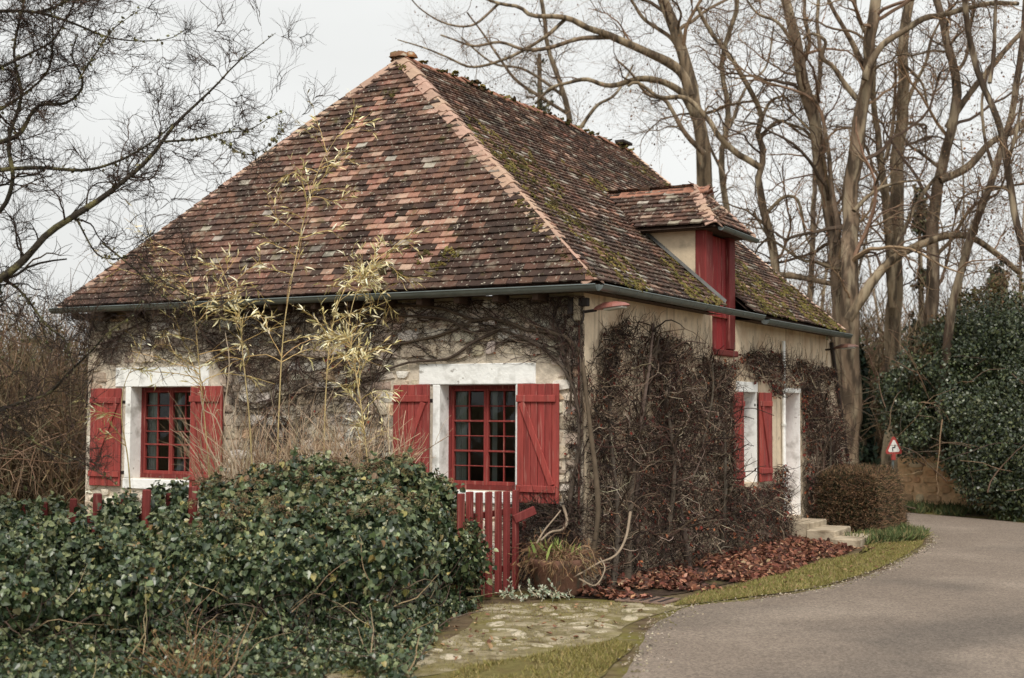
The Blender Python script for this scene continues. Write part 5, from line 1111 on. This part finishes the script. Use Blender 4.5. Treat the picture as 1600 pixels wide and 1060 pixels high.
def blob_core(blobs, sc, col):
    g = Geo(); th, ph = np.meshgrid(np.linspace(0, 2 * math.pi, 17)[:-1], np.linspace(.02, math.pi - .02, 10)); kk = (np.arange(9)[:, None] * 16 + np.arange(16)); k2 = (np.arange(9)[:, None] * 16 + (np.arange(16) + 1) % 16)
    for c_, r_ in blobs:
        V = np.stack([np.sin(ph) * np.cos(th), np.sin(ph) * np.sin(th), np.cos(ph)], -1); V = V * (1 + .5 * (vnoise(V + A(c_), 1.6, 2)[..., None] - .5)); V = A(c_) + V * A(r_) * sc; V[..., 2] = np.maximum(V[..., 2], -.05)
        g.add(V, np.stack([kk, k2, k2 + 16, kk + 16], -1).reshape(-1, 4), col)
    return g
ever = thing('evergreen_shrub', 'big dark evergreen shrub spilling over the old stone wall beyond the bend', 'shrub', at(1540, 800, 28) * A([1, 1, 0]))
bl = [(at(px, py, d_), (r_, r_, r_ * .9)) for px, py, d_, r_ in ((1418, 610, 29.6, .62), (1408, 645, 29.8, .5), (1450, 600, 29.6, .9), (1460, 650, 29.4, .75), (1500, 560, 29.8, 1.1), (1550, 540, 30, 1.2), (1600, 550, 30, 1.4), (1505, 640, 28.8, .95), (1520, 700, 28.2, .75), (1560, 690, 27.8, 1.1), (1610, 670, 27.6, 1.4), (1650, 740, 27.2, 1.3), (1570, 755, 27.3, .75), (1610, 770, 27.0, .7), (1535, 745, 27.6, .55), (1480, 560, 30.4, .9), (1640, 580, 29, 1.5), (1425, 690, 29.6, .42), (1480, 690, 29.2, .45), (1395, 610, 30, .45), (1430, 674, 27.9, .28), (1428, 645, 28.2, .32), (1500, 725, 28.6, .35))]
put('leaves', leafcloud(bl, 150000, (.04, .10), LEAF_OVAL, [S(56, 66, 44), S(70, 80, 50), S(46, 56, 40), S(88, 94, 60), S(60, 70, 52)], .62, 1.5, .37), M_LEAF, ever, kind='stuff')
n = 90; b0 = A([bl[k][0] for k in rng.integers(0, len(bl), n)]); Pt = grow(b0 + rng.normal(0, .6, (n, 3)), norm(rng.normal(0, .6, (n, 3)) + A([0, -.6, .6])), U(.8, 2.0, n), 8, .14, (0, 0, -.03)); put('stems', Geo().tubes(Pt, taper(U(.006, .016, n), np.full(n, .004), 9), 4, jit(pick(TC, n), n, .2)), M_TWIG, ever, kind='stuff')
olive = thing('evergreen_shrub', 'olive brown half bare shrub above the dark evergreen at the right edge', 'shrub', at(1560, 780, 31) * A([1, 1, 0]))
bo = [(at(px, py, d_), (r_, r_, r_ * .85)) for px, py, d_, r_ in ((1480, 530, 31.5, .7), (1530, 500, 31.5, 1.0), (1590, 490, 31.5, 1.1), (1640, 500, 31, 1.2), (1460, 560, 31, .6))]
put('leaves', leafcloud(bo, 16000, (.06, .13), LEAF_OVAL, [S(108, 100, 60), S(92, 92, 56), S(120, 96, 66), S(78, 80, 50)], .7, 1.8, .46), M_LEAF_DULL, olive, kind='stuff')
n = 500; b0 = A([bo[k][0] for k in rng.integers(0, len(bo), n)]); Pt = grow(b0 + rng.normal(0, .5, (n, 3)) - A([0, 0, .7]), norm(rng.normal(0, .5, (n, 3)) + A([0, 0, .9])), U(.8, 1.9, n), 7, .14); put('stems', Geo().tubes(Pt, taper(U(.006, .014, n), np.full(n, .003), 8), 3, jit(pick(TC, n), n, .2)), M_TWIG, olive, kind='stuff')
def ivy_tree(label, px, d_, y_top, y_bot, wpx, cols, n, vs=.9, name='ivy_clad_tree'):
    a_, b_ = at(px, y_bot, d_), at(px + U(-6, 6), y_top, d_); b_[2] = max(b_[2], 2); root = thing(name, label, 'tree', (a_[0], a_[1], 0)); r_ = w2r(wpx, d_)
    P = spline([A([a_[0], a_[1], 0]), (a_ + b_) / 2 + A([.1, 0, 0]), b_], 16); put('trunk', Geo().tubes(P[None], np.linspace(r_ * .45, r_ * .12, 16)[None], 8, BK2), M_BARK, root, smooth=True)
    k = 9; bl_ = [(P[int(q)] + rng.normal(0, r_ * .25, 3) * A([1, 1, 0]), (r_ * f_, r_ * f_, (b_[2]) / k * .9)) for q, f_ in zip(np.linspace(1, 15, k), np.linspace(1.0, .55, k) * U(.8, 1.15, k))]
    put('crown', leafcloud(bl_, n, (.10, .22), LEAF_OVAL, cols, .7, vs, .44), M_LEAF_DULL, root, kind='stuff')
DG = [S(60, 66, 46), S(76, 78, 54), S(48, 54, 42), S(92, 88, 62)]
ivy_tree('dark ivy-clad tree standing behind the roof ridge, left of the tall trunks', 838, 46, 85, 640, 62, DG, 9000)
ivy_tree('dark ivy-clad trunk between the far roof end and the road sign', 1345, 36, 560, 790, 40, [S(44, 58, 44), S(56, 68, 48), S(38, 48, 40)], 6000)
ivy_tree('dark evergreen seen at the left edge behind the lichen tree', -30, 30, 330, 760, 56, [S(46, 58, 50), S(58, 70, 56)], 9000)
ivy_tree('narrow ivy-clad stem behind the thick trunk, left of the evergreen shrub', 1432, 38, 330, 790, 46, DG, 6000)
ivy_tree('ivy-clad stump of trunk above the evergreen shrub', 1565, 37, 440, 790, 60, DG, 7000)

# ================================================================== thickets and the far wood
def thicket(name, label, px0, px1, d0, d1, h, n, cols, r=.012, seed=0, leaf=None):
    px = U(px0, px1, n); dd = U(d0, d1, n); P0 = A([at(a_, 700, b_) for a_, b_ in zip(px, dd)]); P0[:, 2] = h * .45 * rng.random(n) ** 1.4
    Pt = grow(P0, rng.normal(0, .55, (n, 3)) + A([0, 0, 1.]), U(.35, .75, n) * h, 7, .16, (0, 0, .02), .06); g = Geo(); g.tubes(Pt, taper(U(.5, 1.4, n) * r, np.full(n, r * .3), 8), 3, jit(pick(cols, n), n, .2))
    p, d, t, ix = fork(Pt, 3, .2, 1, (.3, .9)); g.tubes(grow(p, d, U(.12, .3, len(p)) * h, 5, .2), taper(np.full(len(p), r * .45), np.full(len(p), r * .2), 6), 3, jit(pick(cols, len(p)), len(p), .2))
    if leaf:
        q = A([at(a_, 700, b_) for a_, b_ in zip(U(px0, px1, leaf[0]), U(d0, d1, leaf[0]))]); q[:, 2] = leaf[3] * rng.random(len(q)) ** 1.2; k = vnoise(q, .6, 3) > .42; q = q[k]; m = len(q)
        g.scatter(*LEAF_OVAL, q, norm(rng.normal(0, 1, (m, 3))), norm(rng.normal(0, .6, (m, 3)) + A([0, 0, .5])), U(*leaf[1], m), jit(pick(leaf[2], m), m, .2))
    put(name, g, M_TWIG, kind='stuff', label=label, category='thicket')
BR = [S(132, 110, 90), S(114, 96, 78), S(152, 128, 104), S(96, 82, 68), S(118, 110, 86)]
thicket('undergrowth', 'brown leafless thicket left of the cottage behind the lichen tree', -140, 150, 22, 32, 4.2, 3200, BR, .014, leaf=(6000, (.06, .13), [S(76, 80, 54), S(96, 88, 60), S(110, 90, 66)], 3.6))
thicket('undergrowth', 'dark undergrowth under the tall trees behind the road', 1240, 1700, 36, 50, 6.0, 3000, BR, .022, leaf=(16000, (.12, .26), [S(58, 70, 48), S(74, 80, 54), S(48, 58, 44), S(100, 88, 62)], 4.5))
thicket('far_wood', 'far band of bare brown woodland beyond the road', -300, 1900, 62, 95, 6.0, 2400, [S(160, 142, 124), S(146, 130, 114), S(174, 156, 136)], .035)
n = 11; px = U(1130, 1720, n); dd = U(42, 62, n); gs = 'slender trunks of the wood behind the big trees'
P0 = A([at(a_, 700, b_) for a_, b_ in zip(px, dd)]); P0[:, 2] = 0
Pt = grow(P0, rng.normal(0, .05, (n, 3)) + A([0, 0, 1.]), U(9, 14, n), 12, .05); rr_ = U(.06, .14, n)
for i in range(n):
    root = thing('slender_tree', 'slender bare background tree in the wood beyond the tall trunks', 'tree', P0[i], gs)
    put('trunk', Geo().tubes(Pt[i:i + 1], taper(rr_[i:i + 1], rr_[i:i + 1] * .2, 13), 6, jit(pick([BK, BK2], 1), 1, .12)), M_BARK, root, smooth=True)
    p, d, t, ix = fork(Pt[i:i + 1], 22, .25, 1, (.5, 1.2)); B1 = grow(p, d + A([0, 0, .2]), U(.7, 2.4, 22), 8, .18, (0, 0, .03)); p, d, t, ix = fork(B1, 7, .15, 1, (.4, 1)); B2 = grow(p, d, U(.3, 1.0, len(p)), 5, .2)
    put('crown', Geo().tubes(B1, taper(np.full(22, .022), np.full(22, .008), 9), 3, jit(pick(TC, 22), 22, .15)).tubes(B2, taper(np.full(len(B2), .009), np.full(len(B2), .005), 6), 3, jit(pick(TC, len(B2)), len(B2), .2)), M_TWIG, root)

# ================================================================== beyond the bend: old wall, sign, clipped hedge
gw = thing('garden_wall', 'crumbling ochre rendered stone wall half hidden under the evergreen shrub', 'wall', at(1455, 780, 30.5) * A([1, 1, 0]))
wa, wb = at(1408, 787, 30.6), at(1640, 800, 28.6); wa[2] = wb[2] = 0; wd_ = norm(wb - wa); wn_ = A([wd_[1], -wd_[0], 0]); wl = np.linalg.norm(wb - wa)
def x_old(t, c, co, tc):
    c = blotch(t, c, co, S(216, 196, 160), 1.8, .5, .62, 7, .8); return blotch(t, c, co, S(120, 96, 72), 5, .55, .68, 8, .8)
M_OLD = material('old_render', S(222, 186, 146), .95, var=.25, vscale=6, bump=.9, bscale=9, extra=x_old)
put('wall_core', Geo().box((wa + wb) / 2 + A([0, 0, .55]), (wl / 2, .2, .6), A([wd_, wn_, _Z]), ch=.03), M_OLD, gw)
z = .0; kst = 0
while z < 1.1:
    h_ = U(.12, .22); u = 0.02
    while u < wl - .1:
        l_ = U(.16, .45)
        if rng.random() < .8:
            c_ = wa + wd_ * (u + l_ / 2) + wn_ * .2 + A([0, 0, z + h_ / 2]); m = 8; th = (np.arange(m) + .5) * math.pi / 4; xx = np.sign(np.cos(th)) * np.abs(np.cos(th)) ** .7 * l_ * .47 * U(.85, 1, m); z2 = np.sign(np.sin(th)) * np.abs(np.sin(th)) ** .7 * h_ * .46 * U(.85, 1, m)
            V = np.vstack([c_ + np.outer(xx, wd_) + np.outer(z2, _Z) - wn_ * .01, c_ + np.outer(xx * .85, wd_) + np.outer(z2 * .85, _Z) + wn_ * .025])
            put('stone', Geo().add(V, [(j, (j + 1) % m, m + (j + 1) % m, m + j) for j in range(m)] + [tuple(range(m, 2 * m))], jit(pick([S(212, 178, 138), S(196, 158, 120), S(222, 202, 168), S(180, 150, 118)], 1), 1, .12)[0]), M_STONE, gw, smooth=False); kst += 1
        u += l_
    z += h_
pq = at(1441, 730, 30.2); put('dark_panel', Geo().box(A([pq[0], pq[1], .98]), (.08, .03, .32), A([wd_, wn_, _Z]), S(62, 44, 42), .01), M_DARKWOOD, gw)  # plain dark upright panel added on the wall face

sg = thing('road_sign', 'triangular white warning sign with red border and black bend symbol on a grey post', 'sign', gnd(1396, 815))
sp = at(1396, 812, 28.0); sp[2] = 0; sdir = norm(RT * .93 + _fh * .36); snor = norm(A([sdir[1], -sdir[0], 0]))
put('post', Geo().tubes([[sp, sp + A([0, 0, 1.3])]], .026, 10, S(150, 150, 148)), M_ZINC, sg, smooth=True)
def tri(g, c, r_, off, th_, col=(1, 1, 1)):
    pts = []
    for a_ in (90, 210, 330):
        for da in (-8, 0, 8): pts.append((math.cos(rad(a_ + da)) * r_ * (1 if da == 0 else .97), math.sin(rad(a_ + da)) * r_ * (1 if da == 0 else .97)))
    m = len(pts); V = [c + sdir * x + _Z * y + snor * off for x, y in pts] + [c + sdir * x + _Z * y + snor * (off - th_) for x, y in pts]
    return g.add(V, [tuple(range(m)), tuple(range(2 * m - 1, m - 1, -1))] + [(j, m + j, m + (j + 1) % m, (j + 1) % m) for j in range(m)], col)
sc_ = sp + A([0, 0, 1.40]) + snor * .04
put('border', tri(Geo(), sc_, .225, 0, .01), M_SIGNRED, sg); put('plate', tri(Geo(), sc_, .155, .004, .01), M_SIGNWHITE, sg)
g = Geo(); q = [(-.035, -.06), (-.035, .01), (.022, .01), (.022, .06)]
for (x0, y0), (x1, y1) in zip(q, q[1:]):
    dv = norm(A([x1 - x0, y1 - y0])); hl = math.hypot(x1 - x0, y1 - y0) / 2 + .010; D3 = sdir * dv[0] + _Z * dv[1]
    g.box(sc_ + sdir * (x0 + x1) / 2 + _Z * ((y0 + y1) / 2 - .01) + snor * .008, (hl, .002, .011), A([D3, snor, np.cross(D3, snor)]), ch=.0005)
put('bend_symbol', g, M_BLACK, sg); put('bracket', Geo().box(sp + A([0, 0, 1.2]) + snor * .02, (.04, .03, .06), A([sdir, snor, _Z]), ch=.005), M_SIGNRED, sg)

hg = thing('clipped_hedge', 'low boxy clipped brown hedge beside the stone steps', 'hedge', (.75, 9.6, 0))
n = 34000; hx0, hx1, hy0, hy1, hz = .12, 1.3, 8.68, 10.7, 1.12
f_ = rng.choice(3, n, p=[.4, .3, .3]); x = U(hx0, hx1, n); y = U(hy0, hy1, n); z = U(.02, hz, n); N_ = np.zeros((n, 3))
x[f_ == 0] = hx1; N_[f_ == 0, 0] = 1; y[f_ == 1] = hy0; N_[f_ == 1, 1] = -1; z[f_ == 2] = hz; N_[f_ == 2, 2] = 1
P = np.c_[x, y, z]; cc = A([(hx0 + hx1) / 2, (hy0 + hy1) / 2, .35]); hh = A([(hx1 - hx0) / 2, (hy1 - hy0) / 2, hz - .35]); q = (P - cc) / hh; l4 = (np.abs(np.clip(q, -1, 1)) ** 5).sum(1) ** .2; P = np.where((z > .35)[:, None], cc + q / np.maximum(l4, 1)[:, None] * hh, P)
P = P - N_ * (rng.random(n) ** 1.5 * .22)[:, None] + .10 * (vnoise(P, 2.2, 2)[:, None] - .5)
dT = norm(N_ + rng.normal(0, .5, (n, 3)) + A([0, 0, .35])); cols = pick([S(120, 94, 74), S(140, 110, 84), S(80, 66, 54), S(66, 68, 46), S(136, 110, 84), S(52, 54, 40)], n)
k = n // 2; g = Geo().tubes(grow(P[:k], dT[:k], U(.05, .14, k), 3, .25), taper(np.full(k, .0045), np.full(k, .002), 4), 3, jit(cols[:k], k, .2)); g.scatter(*LEAF_OVAL, P[k:], dT[k:], norm(rng.normal(0, 1, (n - k, 3)) + A([0, 0, .4])), U(.025, .05, n - k), jit(cols[k:], n - k, .22))
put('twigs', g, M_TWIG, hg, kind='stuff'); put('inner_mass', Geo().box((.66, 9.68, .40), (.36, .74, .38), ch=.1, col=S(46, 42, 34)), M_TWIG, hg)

# ================================================================== steps, pot, lamps, drain cover
st = thing('stone_steps', 'three worn pale stone steps climbing to the white doorway', 'steps', (.9, 7.9, 0))
for k, (x0, x1, z1, ya, yb) in enumerate(((.06, .52, .30, 7.30, 8.35), (.50, .98, .205, 7.15, 8.25), (.96, 1.42, .11, 6.85, 8.05))):
    put('step', Geo().box(((x0 + x1) / 2, (ya + yb) / 2, z1 / 2 - .02), ((x1 - x0) / 2 - .003, (yb - ya) / 2, z1 / 2 + .02), A([[math.cos(.04 * k), math.sin(.04 * k), 0], [-math.sin(.04 * k), math.cos(.04 * k), 0], [0, 0, 1]]), ch=.016), M_STEP, st)
pot = thing('plant_pot', 'round terracotta pot overgrown with withered trailing plants by the house corner', 'pot', gnd(872, 932))
pc = gnd(872, 930); pc[2] = 0; prof = [(.0, .02), (.23, .0), (.26, .04), (.30, .3), (.335, .36), (.335, .42), (.29, .42), (.27, .36), (.0, .36)]; m = 22; th = np.arange(m) * 2 * math.pi / m
V = np.concatenate([[(pc[0] + r_ * math.cos(a_), pc[1] + r_ * math.sin(a_), z_) for a_ in th] for r_, z_ in prof]); kk = (np.arange(8)[:, None] * m + np.arange(m)); k2 = (np.arange(8)[:, None] * m + (np.arange(m) + 1) % m)
put('pot_body', Geo().add(V, np.stack([kk, k2, k2 + m, kk + m], -1).reshape(-1, 4)), M_POT, pot, smooth=True)
n = 330; a_ = U(0, 6.283, n); P0 = np.c_[pc[0] + .27 * np.cos(a_) * U(.2, 1.05, n), pc[1] + .27 * np.sin(a_) * U(.2, 1.05, n), U(.4, .5, n)]
Pt = grow(P0, np.c_[np.cos(a_) * .8, np.sin(a_) * .8, U(.1, 1.1, n)], U(.15, .5, n), 8, .3, (0, 0, -.26), .12); Pt[..., 2] = np.maximum(Pt[..., 2], .01); g = Geo().tubes(Pt, taper(U(.003, .006, n), np.full(n, .0015), 9), 3, jit(pick([S(142, 118, 88), S(116, 90, 68), S(98, 76, 60), S(164, 142, 106), S(92, 64, 52)], n), n, .2))
q, d, t, ix = fork(Pt, 2, .3, 1); g.scatter(*LEAF_LONG, q, d + A([0, 0, -.3]), norm(rng.normal(0, 1, (len(q), 3))), U(.05, .12, len(q)), jit(pick([S(140, 114, 84), S(114, 84, 62), S(98, 74, 58)], len(q)), len(q), .2)); put('withered_stems', g, M_DRY, pot, kind='stuff')
n = 46; P0 = np.tile(pc + A([0, 0, .42]), (n, 1)) + np.c_[rng.normal(0, .12, (n, 2)), np.zeros(n)]; put('green_shoots', Geo().scatter(*LEAF_LONG, P0, rng.normal(0, .35, (n, 3)) + A([0, 0, 1.]), rng.normal(0, 1, (n, 3)), U(.12, .26, n), jit(pick([S(120, 136, 74), S(146, 150, 88)], n), n, .2)), M_LEAF_DULL, pot, kind='stuff')
sv = thing('silver_plant', 'low silvery green plant lying on the path between gate and pot', 'plant', gnd(842, 938)); c0 = gnd(845, 936)
n = 34; P0 = np.tile(c0, (n, 1)) + np.c_[rng.normal(0, .2, n)[:, None] * RT[:2] + rng.normal(0, .07, (n, 2)), np.full(n, .02)]; Pt = grow(P0, np.c_[U(-1, 1, n), U(-1, 1, n), U(.4, 1.3, n)], U(.12, .3, n), 6, .2, (0, 0, -.08)); put('stems', Geo().tubes(Pt, taper(np.full(n, .005), np.full(n, .002), 7), 4, jit(S(190, 176, 150), n, .12)), M_TWIG, sv, kind='stuff')
q, d, t, ix = fork(Pt, 14, .1, 1); put('leaves', Geo().scatter(*LEAF_OVAL, q, d, norm(rng.normal(0, .6, (len(q), 3)) + A([0, 0, 1])), U(.025, .05, len(q)), jit(pick([S(170, 178, 156), S(140, 154, 128), S(190, 194, 176)], len(q)), len(q), .12)), M_LEAF_DULL, sv, kind='stuff')

def wall_lamp(label, base, dirv, ln, col):
    root = thing('wall_lamp', label, 'lamp', base, 'lamps under the eaves'); base = A(base, float); dirv = norm(A(dirv, float)); sdv = norm(np.cross(dirv, _Z)); upv = np.cross(sdv, dirv)
    put('arm', Geo().tubes([[base - dirv * .28, base + dirv * .02]], .018, 8), M_IRON, root, smooth=True)
    prof = A([(0, .035, .03), (.08, .055, .05), (.3, .105, .075), (.62, .115, .07), (.86, .08, .045), (.97, .035, .018), (1, .01, .005)]); m = 12; V = []
    for t, w_, h_ in prof:
        for j in range(m):
            a_ = math.pi * j / (m - 1); V.append(base + dirv * t * ln + sdv * w_ * math.cos(a_) + upv * h_ * math.sin(a_))
    V = A(V); F = [(i * m + j, i * m + j + 1, (i + 1) * m + j + 1, (i + 1) * m + j) for i in range(len(prof) - 1) for j in range(m - 1)] + [(i * m, (i + 1) * m, (i + 1) * m + m - 1, i * m + m - 1) for i in range(len(prof) - 1)] + [tuple(range(m))]
    put('housing', Geo().add(V, F, col), material('lamp_shell', col, .45, spec=.5, var=.15), root, smooth=False)
    g = Geo(); 
    for j in range(8):
        pass
    g.box(base + dirv * ln * .58 - upv * .012, (ln * .27, .07, .014), A([dirv, sdv, upv]), ch=.008); put('lens', g, M_LENS, root)
wall_lamp('reddish brown street lamp head under the gutter at the near house corner', (.16, -.02, 3.30), (1, -.02, .10), .46, S(150, 96, 86))
wall_lamp('dark brown street lamp head under the gutter at the far house corner', (.16, LEN - .05, 3.28), (1, .02, .08), .46, S(104, 74, 62))
dc = gnd(1012, 938); dr_ = thing('drain_cover', 'flat rusty drain cover set in the ground at the path end', 'drain cover', dc)
put('plate', Geo().box(dc + A([0, 0, .004]), (.30, .24, .012), ch=.006, col=S(120, 100, 88)), material('rusty_iron', S(124, 102, 90), .8, var=.35, vscale=14, bump=.5), dr_)
for k in range(5): put('rib', Geo().box(dc + A([-.22 + .11 * k, 0, .019]), (.018, .2, .004), ch=.002), M_IRON, dr_)
